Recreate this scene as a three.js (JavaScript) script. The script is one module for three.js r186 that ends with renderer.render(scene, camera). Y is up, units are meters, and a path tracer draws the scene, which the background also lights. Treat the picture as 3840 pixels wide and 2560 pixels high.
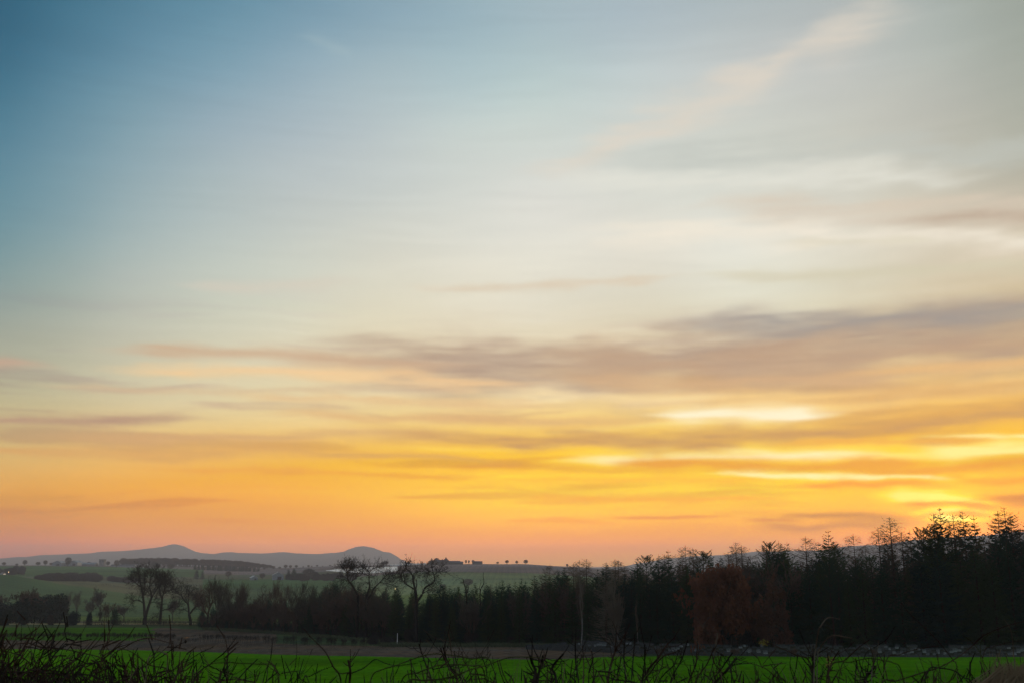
import * as THREE from 'three';
import { mergeGeometries } from 'three/addons/utils/BufferGeometryUtils.js';

// ---------------------------------------------------------------- camera, sky, sun, exposure
const EYE = 12;                                   // eye height above the datum of the low field, metres
const FOCAL = 3717, TILT = Math.atan(845 / FOCAL), CT = Math.cos(TILT), SN = Math.sin(TILT);
const scene = new THREE.Scene();
const camera = new THREE.PerspectiveCamera(THREE.MathUtils.radToDeg(2 * Math.atan(1280 / FOCAL)), 3840 / 2560, 0.1, 60000);
camera.position.set(0, EYE, 0);
camera.lookAt(0, EYE + Math.tan(TILT) * 100, -100);
camera.focus = 160; camera.userData.fStop = 10;                  // the near hedge is a little out of focus

const renderer = new THREE.WebGLRenderer({ antialias: true });
renderer.toneMapping = THREE.LinearToneMapping;
renderer.toneMappingExposure = 1;
renderer.shadowMap.enabled = true;
renderer.setSize(1024, 682);

const SUN_AZ = 24, SUN_EL = 3, D2R = Math.PI / 180;
const sun = new THREE.DirectionalLight(new THREE.Color().setRGB(1, 0.74, 0.52), 3.4);
sun.position.set(Math.sin(SUN_AZ * D2R) * 9000 * Math.cos(SUN_EL * D2R), 9000 * Math.sin(SUN_EL * D2R), -Math.cos(SUN_AZ * D2R) * 9000 * Math.cos(SUN_EL * D2R));
sun.castShadow = true; sun.shadow.radius = 12; sun.shadow.mapSize.set(4096, 4096);
Object.assign(sun.shadow.camera, { left: -400, right: 400, top: 300, bottom: -300, near: 10, far: 20000 });
scene.add(sun);

// small deterministic helpers
function rng(seed) { let a = seed >>> 0; return () => { a = (a + 0x6D2B79F5) >>> 0; let t = a; t = Math.imul(t ^ (t >>> 15), t | 1); t ^= t + Math.imul(t ^ (t >>> 7), t | 61); return ((t ^ (t >>> 14)) >>> 0) / 4294967296; }; }
const clamp = (x, a = 0, b = 1) => Math.min(b, Math.max(a, x));
const sstep = (a, b, x) => { const t = clamp((x - a) / (b - a)); return t * t * (3 - 2 * t); };
const mix = (a, b, t) => a + (b - a) * t;
const hash2 = (i, j, s) => { let h = Math.imul(i | 0, 374761393) + Math.imul(j | 0, 668265263) + Math.imul(s | 0, 1442695041) | 0; h = Math.imul(h ^ (h >>> 13), 1274126177); return ((h ^ (h >>> 16)) >>> 0) / 4294967296; };
function vnoise(x, y, s = 0) { const i = Math.floor(x), j = Math.floor(y); let u = x - i, v = y - j; u = u * u * (3 - 2 * u); v = v * v * (3 - 2 * v); return mix(mix(hash2(i, j, s), hash2(i + 1, j, s), u), mix(hash2(i, j + 1, s), hash2(i + 1, j + 1, s), u), v); }
function fbm(x, y, s = 0, o = 4) { let a = 0.5, r = 0, n = 0; for (let k = 0; k < o; k++) { r += a * vnoise(x, y, s + k * 17); n += a; a *= 0.5; x = x * 2.03 + 11.3; y = y * 2.03 + 5.7; } return r / n; }
const toLin = (c) => { c /= 255; return c <= 0.04045 ? c / 12.92 : Math.pow((c + 0.055) / 1.055, 2.4); };
function polyAt(pts, x) { if (x <= pts[0][0]) return pts[0][1]; for (let k = 1; k < pts.length; k++) if (x <= pts[k][0]) { const t = (x - pts[k - 1][0]) / (pts[k][0] - pts[k - 1][0]); return mix(pts[k - 1][1], pts[k][1], t * t * (3 - 2 * t) * 0.5 + t * 0.5); } return pts[pts.length - 1][1]; }

// the evening sky by azimuth (0 = straight ahead, + = towards the sun) and elevation
const SKY_AZ=[-30, -26, -22, -18, -13, -8, -3, 2, 8, 14, 20, 25, 30], SKY_EL=[0, 1.3, 2.7, 4, 6, 9, 12, 15, 18, 21, 24, 27.5, 31];
const SKY_GRID=[
 [[165,126,114],[167,128,114],[177,133,117],[183,138,120],[189,143,120],[196,148,122],[203,156,123],[206,160,124],[205,161,123],[205,163,123],[203,152,119],[201,143,113],[200,140,110]],
 [[187,136,108],[189,138,108],[202,145,108],[210,150,106],[217,155,102],[224,157,98],[231,162,92],[233,163,89],[229,162,86],[226,162,84],[233,157,72],[240,153,58],[243,153,50]],
 [[207,150,101],[209,151,100],[219,157,96],[225,160,89],[231,165,78],[242,174,67],[254,187,55],[259,192,46],[257,189,35],[255,187,30],[255,180,22],[255,174,14],[255,174,10]],
 [[218,165,104],[222,166,100],[233,170,94],[239,172,86],[243,176,75],[249,188,68],[257,203,61],[260,211,56],[257,209,51],[255,210,51],[255,201,40],[255,193,29],[255,191,25]],
 [[207,180,128],[214,182,125],[228,187,120],[236,188,110],[241,188,97],[247,192,84],[254,199,72],[258,203,67],[255,205,69],[255,208,75],[255,202,71],[254,197,66],[254,195,65]],
 [[178,174,147],[189,182,152],[207,195,161],[220,205,166],[229,209,163],[236,211,157],[242,214,153],[245,214,149],[243,209,142],[244,209,142],[245,203,132],[245,198,119],[241,194,114]],
 [[154,162,152],[169,173,159],[191,190,172],[207,203,180],[221,212,184],[230,216,182],[234,218,183],[232,215,179],[230,211,174],[231,215,179],[227,208,167],[219,198,154],[210,190,148]],
 [[124,151,155],[148,166,164],[176,185,178],[194,199,187],[209,210,194],[221,216,195],[228,221,200],[226,219,199],[223,216,195],[227,223,203],[221,213,189],[214,200,173],[208,191,162]],
 [[102,140,154],[128,157,166],[160,178,180],[181,192,189],[199,204,196],[212,212,200],[223,221,208],[228,225,212],[226,222,209],[231,229,216],[222,216,200],[209,200,181],[195,185,166]],
 [[87,129,149],[114,148,163],[144,168,177],[166,182,186],[185,194,194],[199,205,201],[212,215,208],[220,220,212],[217,218,209],[216,217,207],[207,205,192],[191,189,176],[175,175,162]],
 [[69,115,138],[97,136,156],[125,156,171],[148,170,182],[169,184,191],[185,196,198],[198,207,204],[205,212,207],[205,211,206],[206,209,201],[199,200,191],[186,187,178],[168,172,162]],
 [[54,100,125],[77,121,144],[101,140,161],[121,155,173],[146,171,185],[165,185,193],[174,194,199],[184,201,202],[192,203,204],[196,201,199],[190,194,191],[176,183,178],[159,166,158]],
 [[50,98,123],[69,115,138],[86,130,152],[101,142,163],[120,154,173],[138,166,181],[152,177,188],[164,184,192],[171,186,193],[174,185,188],[174,182,182],[167,175,172],[156,163,156]],
];
const CLOUD_STREAKS=[ // spine as [azimuth, elevation] in degrees, half thickness in degrees, colour, cover
 [[[-9.7,11.64],[-3.5,11.32],[4.4,11.36],[12.1,11.93],[19.5,12.24],[28.0,12.04],[36.0,11.45]],1.23,[180,156,138],0.78],
 [[[2.8,11.10],[10.6,10.78],[16.5,11.11],[23.5,11.21],[27.9,11.09],[35.9,10.56]],1.31,[192,160,134],0.72],
 [[[9.0,10.22],[15.0,9.55],[20.7,9.69]],0.62,[205,165,122],0.60],
 [[[10.7,13.43],[18.1,13.30],[23.7,13.18],[28.1,13.13],[36.2,12.61]],0.52,[160,152,148],0.70],
 [[[-21.6,11.39],[-14.2,11.68],[-8.1,11.43],[-2.7,11.29]],0.26,[204,170,140],0.55],
 [[[-21.3,10.34],[-11.2,10.68],[0.5,10.47]],0.31,[245,204,152],0.55],
 [[[-36.7,9.13],[-30.2,9.88],[-27.3,10.18],[-25.9,10.24]],0.25,[200,163,143],0.60],
 [[[-37.4,6.72],[-31.0,7.16],[-26.0,7.43],[-22.7,7.68],[-18.3,8.10]],0.20,[184,152,130],0.70],
 [[[-23.6,6.78],[-18.2,6.91],[-9.5,7.45],[-3.4,7.49]],0.34,[212,168,124],0.55],
 [[[-6.5,7.61],[1.2,7.32],[8.9,7.11],[16.3,7.06],[23.1,7.19],[27.5,7.69],[35.5,8.08]],0.55,[204,156,108],0.85],
 [[[14.9,8.07],[21.9,7.97],[27.6,8.36],[35.6,8.47]],0.25,[215,165,105],0.50],
 [[[-34.2,5.59],[-27.3,5.82],[-20.9,5.87],[-12.4,6.33],[-6.4,6.14],[0.5,5.78]],0.20,[214,162,108],0.50],
 [[[-34.9,3.21],[-28.3,3.40],[-23.3,3.51]],0.14,[205,148,96],0.35],
 [[[8.6,8.47],[13.4,8.49],[17.8,8.35]],0.26,[255,243,208],0.85],
 [[[3.5,6.01],[11.8,6.20],[17.6,6.04],[21.0,5.74]],0.34,[255,240,185],0.90],
 [[[6.3,5.61],[14.7,5.55],[19.6,5.33],[23.0,5.06]],0.26,[236,168,84],0.85],
 [[[11.8,5.16],[16.1,4.94],[20.9,4.69],[24.5,4.55]],0.12,[255,240,172],0.90],
 [[[16.1,4.44],[21.6,4.25],[23.6,4.02]],0.18,[244,162,58],0.70],
 [[[22.3,4.97],[24.9,5.15],[28.0,5.49],[35.9,5.91]],0.17,[232,158,84],0.65],
 [[[22.0,5.90],[25.0,5.94],[28.1,5.89],[35.8,5.61]],0.23,[255,236,150],0.80],
 [[[23.4,6.74],[28.1,6.56],[35.9,6.13]],0.08,[255,240,165],0.80],
 [[[20.2,3.84],[22.6,3.67],[24.4,3.52],[25.6,3.34]],0.29,[255,234,130],0.92],
 [[[21.4,3.21],[23.4,3.21],[25.6,2.98]],0.14,[222,146,70],0.88],
 [[[25.1,3.38],[27.8,3.38],[35.5,3.28]],0.15,[204,138,80],0.80],
 [[[22.1,2.86],[24.0,2.78],[25.8,2.63]],0.11,[255,238,140],0.90],
 [[[5.6,2.71],[11.7,2.77]],0.05,[225,150,86],0.70],
 [[[13.3,2.54],[16.0,2.48]],0.08,[214,150,96],0.80],
 [[[15.4,2.80],[18.8,2.66],[21.8,2.45]],0.15,[204,148,104],0.88],
 [[[14.4,2.13],[19.4,2.16],[22.2,2.31]],0.14,[208,150,110],0.88],
 [[[22.3,2.57],[24.0,2.69],[25.3,2.60]],0.14,[202,138,90],0.85],
 [[[22.7,2.44],[23.8,2.45],[25.1,2.39]],0.14,[255,244,150],0.95],
 [[[2.1,22.56],[8.8,25.06],[14.5,26.69],[19.0,28.36],[22.7,29.05]],0.92,[224,213,198],0.60],
 [[[6.2,23.20],[15.8,22.82],[29.8,21.12],[37.8,19.54]],0.71,[193,197,190],0.55],
 [[[3.8,22.16],[14.2,21.81],[25.7,20.46]],0.65,[228,227,216],0.65],
 [[[12.5,19.95],[21.4,19.02],[29.4,18.15],[37.4,16.86]],0.62,[216,201,182],0.60],
 [[[22.8,18.28],[29.4,17.75],[37.4,16.65]],0.46,[192,173,154],0.70],
 [[[6.1,18.92],[18.5,18.16],[29.2,16.41],[37.1,14.84]],0.62,[242,233,216],0.70],
 [[[-5.1,15.80],[2.9,16.07],[9.2,16.30]],0.18,[220,205,182],0.60],
 [[[16.2,17.77],[24.1,17.12]],0.18,[222,214,192],0.50],
 [[[12.3,16.29],[19.7,15.87],[29.1,15.06],[37.0,14.00]],0.25,[212,204,178],0.50],
 [[[7.4,9.46],[20.6,9.04],[28.4,9.32],[36.3,9.18]],0.37,[252,212,142],0.65],
 [[[-12.9,29.37],[-9.9,28.58]],0.22,[160,182,190],0.40],
 [[[-18.8,15.22],[-9.8,15.88]],0.25,[214,204,188],0.40],
 [[[0.5,9.73],[7.4,9.34],[12.0,9.22]],0.40,[250,225,175],0.50],
 [[[-3.4,5.52],[1.2,5.75]],0.15,[225,160,90],0.55],
 [[[-0.3,2.59],[5.7,2.50]],0.09,[240,160,80],0.40],
 [[[-15.5,9.38],[-6.5,9.36],[2.8,9.10]],0.18,[228,190,142],0.50],
 [[[-12.5,8.37],[-3.4,8.33],[7.4,8.20]],0.22,[222,178,128],0.55],
 [[[16.4,9.04],[22.0,9.18],[28.4,9.12],[36.3,8.75]],0.28,[222,176,118],0.60],
 [[[2.8,10.95],[12.0,10.12],[17.9,10.15],[28.5,10.20],[36.4,9.83]],0.31,[214,176,136],0.60],
 [[[-0.3,4.84],[7.3,4.88],[14.7,4.69]],0.12,[255,190,80],0.60],
 [[[1.2,3.79],[8.8,3.82],[14.6,3.67]],0.11,[252,178,72],0.60],
 [[[19.3,10.50],[24.7,10.40],[28.6,10.47],[36.5,10.23]],0.34,[236,190,130],0.60],
 [[[-25.2,9.24],[-17.0,9.58],[-8.1,10.01]],0.12,[214,186,150],0.45],
 [[[-19.5,5.14],[-10.9,5.23],[-1.8,4.99]],0.14,[232,164,92],0.50],
 [[[15.5,6.72],[20.4,6.61],[25.7,6.56]],0.12,[240,178,92],0.60],
 [[[23.7,4.58],[26.1,4.35],[27.9,4.35],[35.7,4.21]],0.14,[250,160,50],0.60],
];
function cubicAt(a, i, t, k) { const n = a.length, p = (q) => a[clamp(q, 0, n - 1)][k], p0 = p(i - 1), p1 = p(i), p2 = p(i + 1), p3 = p(i + 2); return p1 + 0.5 * t * (p2 - p0 + t * (2 * p0 - 5 * p1 + 4 * p2 - p3 + t * (3 * (p1 - p2) + p3 - p0))); }
function place(list, x) { if (x <= list[0]) return [0, 0]; for (let k = 1; k < list.length; k++) if (x <= list[k]) return [k - 1, (x - list[k - 1]) / (list[k] - list[k - 1])]; return [list.length - 2, 1]; }
function clearSky(az, el, out) {
  const [i, s] = place(SKY_AZ, az), [j, t] = place(SKY_EL, el);
  for (let k = 0; k < 3; k++) {
    const rows = []; for (let q = -1; q <= 2; q++) rows.push([cubicAt(SKY_GRID[clamp(j + q, 0, SKY_EL.length - 1)], i, s, k)]);
    const p0 = rows[0][0], p1 = rows[1][0], p2 = rows[2][0], p3 = rows[3][0];
    out[k] = clamp(p1 + 0.5 * t * (p2 - p0 + t * (2 * p0 - 5 * p1 + 4 * p2 - p3 + t * (3 * (p1 - p2) + p3 - p0))), 0, 262);
  }
}
const HAZE = 1.5e-4, AIR = [0.27, 0.27, 0.31];                  // haze per metre, and the colour thick haze takes here
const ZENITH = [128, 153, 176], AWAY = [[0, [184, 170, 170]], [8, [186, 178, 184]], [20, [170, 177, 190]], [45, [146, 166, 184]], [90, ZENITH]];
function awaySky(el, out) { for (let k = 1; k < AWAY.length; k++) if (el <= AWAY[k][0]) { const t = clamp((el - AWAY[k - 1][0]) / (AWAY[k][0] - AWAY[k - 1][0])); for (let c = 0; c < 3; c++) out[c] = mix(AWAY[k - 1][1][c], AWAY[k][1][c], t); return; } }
function makeSky() {
  const W = 4096, H = 2048, data = new Float32Array(W * H * 4), c = [0, 0, 0], b = [0, 0, 0];
  for (let y = 0; y < H; y++) {
    const el = (y + 0.5) / H * 180 - 90;
    for (let x = 0; x < W; x++) {
      const o = (y * W + x) * 4; data[o + 3] = 1;
      if (el < -1) { data[o] = 0.05; data[o + 1] = 0.045; data[o + 2] = 0.04; continue; }
      let az = (x + 0.5) / W * 360 - 180 + 90; if (az > 180) az -= 360;
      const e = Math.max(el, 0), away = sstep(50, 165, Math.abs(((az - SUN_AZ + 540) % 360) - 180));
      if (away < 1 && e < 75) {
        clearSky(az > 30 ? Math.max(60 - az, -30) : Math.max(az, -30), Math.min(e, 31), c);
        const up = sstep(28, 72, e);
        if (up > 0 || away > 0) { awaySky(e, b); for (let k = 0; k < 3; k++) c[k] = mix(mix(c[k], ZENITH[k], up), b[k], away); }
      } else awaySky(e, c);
      if (e < 60) {                                               // thin streaky cirrus everywhere low down, drawn out along the horizon
        const low = (1 - sstep(7, 17, e)) * (1 - 0.5 * away), w = (fbm(az * 0.07, e * 0.35, 61, 3) - 0.5) * 1.6, tilt = e - az * 0.012 + w;
        const n = fbm(az * 0.085 + 3, tilt * 1.15, 5, 6) - 0.5, f = fbm(az * 0.16 + 8, tilt * 3.1, 44, 5) - 0.5, m = fbm(az * 0.05, e * 0.16 - az * 0.03, 31, 4) - 0.5;
        const veil = clamp(sstep(0.02, 0.26, n + f * 0.45) * 0.7 * low * sstep(1.2, 4, e)), thin = clamp(sstep(0.03, 0.3, -n + f * 0.5) * 0.34 * low * sstep(-24, 6, az) * sstep(1.5, 5, e));
        for (let k = 0; k < 3; k++) { c[k] = mix(c[k], c[k] * [0.84, 0.79, 0.80][k] + [8, 6, 14][k], veil); c[k] = mix(c[k], Math.min(262, c[k] * [1.06, 1.12, 1.30][k] + [6, 8, 10][k]), thin); c[k] *= 1 + m * [0.08, 0.06, 0.03][k] * sstep(8, 20, e) + f * 0.03; }
      }
      if (az > -48 && az < 50 && e < 34) for (let q = 0; q < CLOUD_STREAKS.length; q++) {
        const [spine, t0, col, c0] = CLOUD_STREAKS[q], t = t0 < 0.32 ? t0 * 1.3 : t0, cover = t0 < 0.32 ? c0 * 1.25 : c0, a0 = spine[0][0], a1 = spine[spine.length - 1][0];
        const grow = 0.12 * (a1 - a0) + 0.6; if (az < a0 - grow || az > a1 + grow) continue;
        const reach = t * 3.2 + 0.5, mid = polyAt(spine, az); if (Math.abs(e - mid) > reach) continue;
        const ends = sstep(a0 - grow, a0 + grow, az) * (1 - sstep(a1 - grow, a1 + grow, az)), f = t < 0.25 ? 2 : 1;
        const warp = (fbm(az * 0.22 * f + q * 9.1, e * 1.1 * f, 7 + q, 4) - 0.5) * t * 2.6, wide = t * (0.55 + 0.9 * fbm(az * 0.3 * f + q, q * 3.3, 90 + q, 3)) * (0.35 + 0.65 * ends);
        const u = (e - mid + warp) / wide, wisp = 0.62 + 0.76 * fbm(az * 0.45 * f, e * 5 * f + q * 4, 150 + q, 4);
        const a = clamp(cover * ends * Math.exp(-u * u * (u > 0 ? 1.1 : 0.8)) * wisp);
        for (let k = 0; k < 3; k++) c[k] = mix(c[k], col[k], a);
      }
      const r2 = (az - SUN_AZ + 0.2) ** 2 * 0.55 + (e - 2.3) ** 2 * 1.4;
      const glow = away < 1 ? 0.42 * Math.exp(-r2 / 3.2) + 0.10 * Math.exp(-r2 / 40) : 0;
      // the tables hold the sky as seen through the ground haze: take that layer off again, since the haze itself is built
      const T = Math.exp(-HAZE * Math.min(8400, 186 / Math.tan(Math.max(e, 0.05) * D2R))), L = [toLin(c[0]) + glow, toLin(c[1]) + glow * 0.42, toLin(c[2]) + glow * 0.02];
      for (let k = 0; k < 3; k++) data[o + k] = Math.max((L[k] - (1 - T) * AIR[k]) / T, 0.1 * L[k]);
    }
  }
  const t = new THREE.DataTexture(data, W, H, THREE.RGBAFormat, THREE.FloatType);
  t.mapping = THREE.EquirectangularReflectionMapping; t.colorSpace = THREE.LinearSRGBColorSpace; t.minFilter = t.magFilter = THREE.LinearFilter; t.needsUpdate = true;
  return t;
}
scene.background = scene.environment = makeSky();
scene.fog = new THREE.FogExp2(new THREE.Color().setRGB(0.95, 0.93, 0.98), HAZE);

// ---------------------------------------------------------------- places: a bearing in the view and a depth give a point on the land
const rise = (py) => { const q = py - 1280; return (FOCAL * SN - q * CT) / (FOCAL * CT + q * SN); };      // metres up per metre of depth
const at = (px, py, d) => { const q = py - 1280, w = FOCAL * CT + q * SN; return new THREE.Vector3(d * (px - 1920) / w, EYE + d * rise(py), -d); };
const side = (px) => (px - 1920) / 3812;                          // sideways metres per metre of depth, level with the eye

// ---------------------------------------------------------------- terrain
const FAR_LAND = [                                                // by bearing: [depth, line of sight to the ground there]
  [-900, [[500, 2318], [700, 2262], [900, 2212], [1100, 2180], [1400, 2150], [1800, 2124], [2300, 2130]]],
  [0, [[500, 2318], [620, 2270], [760, 2205], [850, 2152], [1000, 2178], [1250, 2160], [1500, 2134], [1750, 2120], [2200, 2124]]],
  [300, [[500, 2318], [620, 2272], [760, 2225], [900, 2186], [1050, 2178], [1250, 2160], [1500, 2134], [1750, 2120], [2200, 2124]]],
  [600, [[500, 2318], [700, 2268], [900, 2222], [1100, 2188], [1300, 2162], [1500, 2142], [1750, 2128], [2200, 2120]]],
  [950, [[500, 2320], [700, 2268], [900, 2222], [1100, 2185], [1400, 2156], [1700, 2140], [2000, 2131], [2600, 2134]]],
  [1300, [[500, 2320], [700, 2265], [900, 2218], [1100, 2182], [1300, 2152], [1500, 2132], [1700, 2120], [2300, 2130]]],
  [1640, [[500, 2320], [700, 2255], [900, 2200], [1100, 2158], [1280, 2128], [1420, 2115], [1700, 2116], [2300, 2130]]],
  [1950, [[500, 2320], [700, 2250], [900, 2195], [1100, 2155], [1280, 2126], [1420, 2115], [1700, 2117], [2300, 2130]]],
  [2150, [[500, 2320], [700, 2252], [900, 2198], [1100, 2160], [1280, 2136], [1420, 2126], [1700, 2126], [2300, 2132]]],
  [2400, [[500, 2320], [700, 2262], [900, 2212], [1100, 2178], [1300, 2158], [1500, 2148], [1800, 2144], [2300, 2140]]],
  [2900, [[500, 2320], [700, 2270], [1000, 2215], [1500, 2160], [1900, 2148], [2400, 2142]]],
  [4700, [[500, 2320], [700, 2270], [1000, 2215], [1500, 2160], [1900, 2148], [2400, 2142]]]];
const plainY = (d) => 1.8 - 0.033 * (d - 120);
const landCols = FAR_LAND.map(([px, rows]) => [side(px), [[110, plainY(110)], [200, plainY(200)], [300, plainY(300)], ...rows.map(([d, py]) => [d, EYE + d * rise(py)]), [3600, -16], [6000, -20], [9000, -20]]]);
function slopeAt(rows, d) {                                       // smooth curve through the rows, straight in log depth
  const n = rows.length; let k = 0; while (k < n - 2 && d > rows[k + 1][0]) k++;
  const X = (i) => Math.log(rows[i][0]), Y = (i) => rows[i][1], h = X(k + 1) - X(k), t = clamp((Math.log(d) - X(k)) / h);
  const m = (i) => i <= 0 || i >= n - 1 ? 0 : (Y(i + 1) - Y(i - 1)) / (X(i + 1) - X(i - 1));
  const m0 = k === 0 ? (Y(1) - Y(0)) / h : m(k), m1 = m(k + 1), t2 = t * t, t3 = t2 * t;
  return (2 * t3 - 3 * t2 + 1) * Y(k) + (t3 - 2 * t2 + t) * h * m0 + (-2 * t3 + 3 * t2) * Y(k + 1) + (t3 - t2) * h * m1;
}
function groundY(x, z) {
  const r = Math.hypot(x, z), ahead = r < 1e-6 ? 0 : sstep(0.05, 0.6, -z / r), d = Math.max(-z, r * 0.3);
  const t = clamp((d - 8) / 94), nearY = mix(10.4, plainY(102), 1 - Math.pow(1 - t, 1.35));
  let y = nearY;
  if (d > 102) {
    const s = clamp(x / d, landCols[0][0], landCols[landCols.length - 1][0]); let k = 0; while (k < landCols.length - 2 && s > landCols[k + 1][0]) k++;
    let u = (s - landCols[k][0]) / (landCols[k + 1][0] - landCols[k][0]); u = u * u * (3 - 2 * u) * 0.6 + u * 0.4;
    y = mix(slopeAt(landCols[k][1], Math.max(d, 110)), slopeAt(landCols[k + 1][1], Math.max(d, 110)), u);
    if (d < 110) y = plainY(d);
    y += (fbm(x / 60, z / 60, 3, 3) - 0.5) * 1.2 * sstep(140, 400, d);
  }
  y += (fbm(x / 5, z / 5, 4, 3) - 0.5) * 0.12;
  return mix(10.4 + (fbm(x / 5, z / 5, 4, 3) - 0.5) * 0.12, y, ahead);
}
const plainDepth = (py) => 6.24 / (-rise(py) - 0.033);            // depth at which the low plain lies on a line of sight
const edge = (pts) => { const e = pts.map(([px, py]) => [side(px), plainDepth(py)]); return (s) => { if (s <= e[0][0]) return e[0][1]; for (let k = 1; k < e.length; k++) if (s <= e[k][0]) return mix(e[k - 1][1], e[k][1], (s - e[k - 1][0]) / (e[k][0] - e[k - 1][0])); return e[e.length - 1][1]; }; };
const cropEdge = edge([[-400, 2426], [0, 2428], [500, 2432], [900, 2444], [1400, 2458], [2000, 2472], [2350, 2458], [2700, 2452], [3300, 2456], [4400, 2458]]);
const marginEdge = edge([[-400, 2392], [0, 2398], [400, 2399], [700, 2404], [1100, 2412], [1500, 2421], [2000, 2421], [2600, 2428], [4400, 2430]]);
const hedgeLine = edge([[-400, 2393], [0, 2398], [400, 2399], [700, 2403], [1000, 2410], [1250, 2417], [1420, 2423]]);
const farStripEdge = edge([[-400, 2352], [0, 2356], [500, 2356], [640, 2358], [760, 2364], [1000, 2374], [1300, 2398], [1500, 2418]]);

function noiseTexture(size, seed, lo, hi, fx, fy, tint = 0) {
  const t = new Uint8Array(size * size * 4);
  for (let y = 0; y < size; y++) for (let x = 0; x < size; x++) {
    const w = (a, b) => { const u = x / size, v = y / size, e = 0.15, bx = u < e ? u / e : 1, by = v < e ? v / e : 1; const s = (p, q) => fbm((u + p) * fx, (v + q) * fy, seed + a, 5); return mix(mix(s(1, 1), s(0, 1), bx), mix(s(1, 0), s(0, 0), bx), by) + b * 0; };
    const n = clamp((w(0, 0) - 0.5) * 1.7 + 0.5), g = hash2(x, y, seed + 9) * 0.25, v = mix(lo, hi, clamp(n * 0.85 + g * 0.6)), o = (y * size + x) * 4, h = tint ? (vnoise(x / size * fx * 0.7, y / size * fy * 0.7, seed + 50) - 0.5) * tint : 0;
    t[o] = clamp(v + h) * 255; t[o + 1] = v * 255; t[o + 2] = clamp(v - h) * 255; t[o + 3] = 255;
  }
  const d = new THREE.DataTexture(t, size, size); d.wrapS = d.wrapT = THREE.RepeatWrapping; d.magFilter = THREE.LinearFilter; d.colorSpace = THREE.SRGBColorSpace; d.needsUpdate = true; return d;
}
const soilTex = noiseTexture(256, 11, 0.74, 1, 9, 9, 0.10), cropTex = noiseTexture(256, 23, 0.8, 1, 30, 5, 0.08), barkTex = noiseTexture(128, 37, 0.55, 1, 26, 5, 0.06), stoneTex = noiseTexture(128, 41, 0.55, 1, 12, 12, 0.05), woodTex = noiseTexture(128, 43, 0.6, 1, 3, 22);
const rough = (r, g, b, map = null, roughness = 0.95, extra = {}) => new THREE.MeshPhysicalMaterial({ color: new THREE.Color().setRGB(r, g, b), map, specularIntensity: 0, roughness, metalness: 0, side: THREE.DoubleSide, ...extra });
const bumpy = (tex, s) => { const t = tex.clone(); t.colorSpace = THREE.NoColorSpace; t.needsUpdate = true; return { bumpMap: t, bumpScale: s }; };
const FIELD = {
  crop_field: [rough(0.082, 0.235, 0.003, cropTex, 0.9, bumpy(cropTex, 0.04)), 'bright green field of young crop beyond the foreground hedge'],
  stubble_margin: [rough(0.13, 0.092, 0.066, soilTex, 0.97, bumpy(soilTex, 0.06)), 'brown strip of bare stubble between green crop and wood'],
  crop_strip: [rough(0.065, 0.15, 0.014, cropTex), 'narrow green strip of field behind the gappy hedge'],
  rough_grass: [rough(0.075, 0.095, 0.045, soilTex, 0.97, bumpy(soilTex, 0.08)), 'rough grass along the foot of the wood'],
  woodland_floor: [rough(0.05, 0.045, 0.03, soilTex), 'dark leaf-strewn floor under the wood'],
  straw_field: [rough(0.38, 0.31, 0.17, soilTex), 'pale straw-coloured strip of field behind the bare trees'],
  meadow: [rough(0.15, 0.21, 0.05, soilTex), 'dull green meadow in the valley bottom'],
  pasture: [rough(0.11, 0.165, 0.065, soilTex), 'green pasture covering the far hillside'],
  high_pasture: [rough(0.095, 0.185, 0.055, soilTex), 'brighter green field high on the far slope below the farm'],
  hill_pasture: [rough(0.22, 0.27, 0.115, soilTex), 'pale green pasture on the slope below the hilltop farm'],
  fallow_field: [rough(0.17, 0.165, 0.085, soilTex), 'olive fallow field on the far slope'],
  ploughed_field: [rough(0.30, 0.22, 0.185, soilTex), 'brown ploughed field on the crest of the far hill'],
  grass_bank: [rough(0.07, 0.10, 0.035, soilTex), 'grass bank falling from the hedge towards the crop field'],
  plain: [rough(0.09, 0.10, 0.075, soilTex), 'distant low farmland before the hills'],
};
function fieldOf(x, z) {
  const d = -z, r = Math.hypot(x, z);
  if (d < r * 0.35) return r > 3000 ? 'plain' : 'grass_bank';
  const s = x / d, px = s * 3812 + 1920, n = (fbm(x / 9, z / 9, 60, 3) - 0.5);
  if (d < 70) return 'grass_bank';
  if (d < cropEdge(s) + n * 3) return 'crop_field';
  if (d < marginEdge(s) + n * 4) return px > 2450 + n * 200 ? 'rough_grass' : 'stubble_margin';
  if (d < 300) {
    if (px > 1430) return d < marginEdge(s) + 2.5 + n * 2 ? 'rough_grass' : 'woodland_floor';
    const f = farStripEdge(s);
    if (d < f + n * 2) return px < 560 + n * 120 + (d - 180) * 1.2 ? 'crop_strip' : px < 1050 ? 'stubble_margin' : 'rough_grass';
    if (d < f + 6) return 'rough_grass';
    return px > 770 ? 'woodland_floor' : d > 285 ? 'straw_field' : 'rough_grass';
  }
  if (d < 520) { const b = d + n * 10; return px > 1300 ? 'meadow' : b < 325 ? 'straw_field' : b < 400 ? 'meadow' : b < 425 ? 'fallow_field' : b < 450 ? 'stubble_margin' : 'meadow'; }
  if (d > 2600) return 'plain';
  const q = n * 16, u = d + q;
  if (px < 760) return u < 880 - px * 0.12 ? 'pasture' : u < 1230 + px * 0.1 ? 'fallow_field' : u < 1680 ? 'high_pasture' : 'ploughed_field';
  if (px < 1330) return u < 980 ? 'pasture' : u < 1220 ? 'high_pasture' : u < 1420 ? 'fallow_field' : 'ploughed_field';
  return u < 800 ? 'meadow' : u < 1150 + (1900 - px) * 0.12 ? 'hill_pasture' : 'ploughed_field';
}
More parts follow.
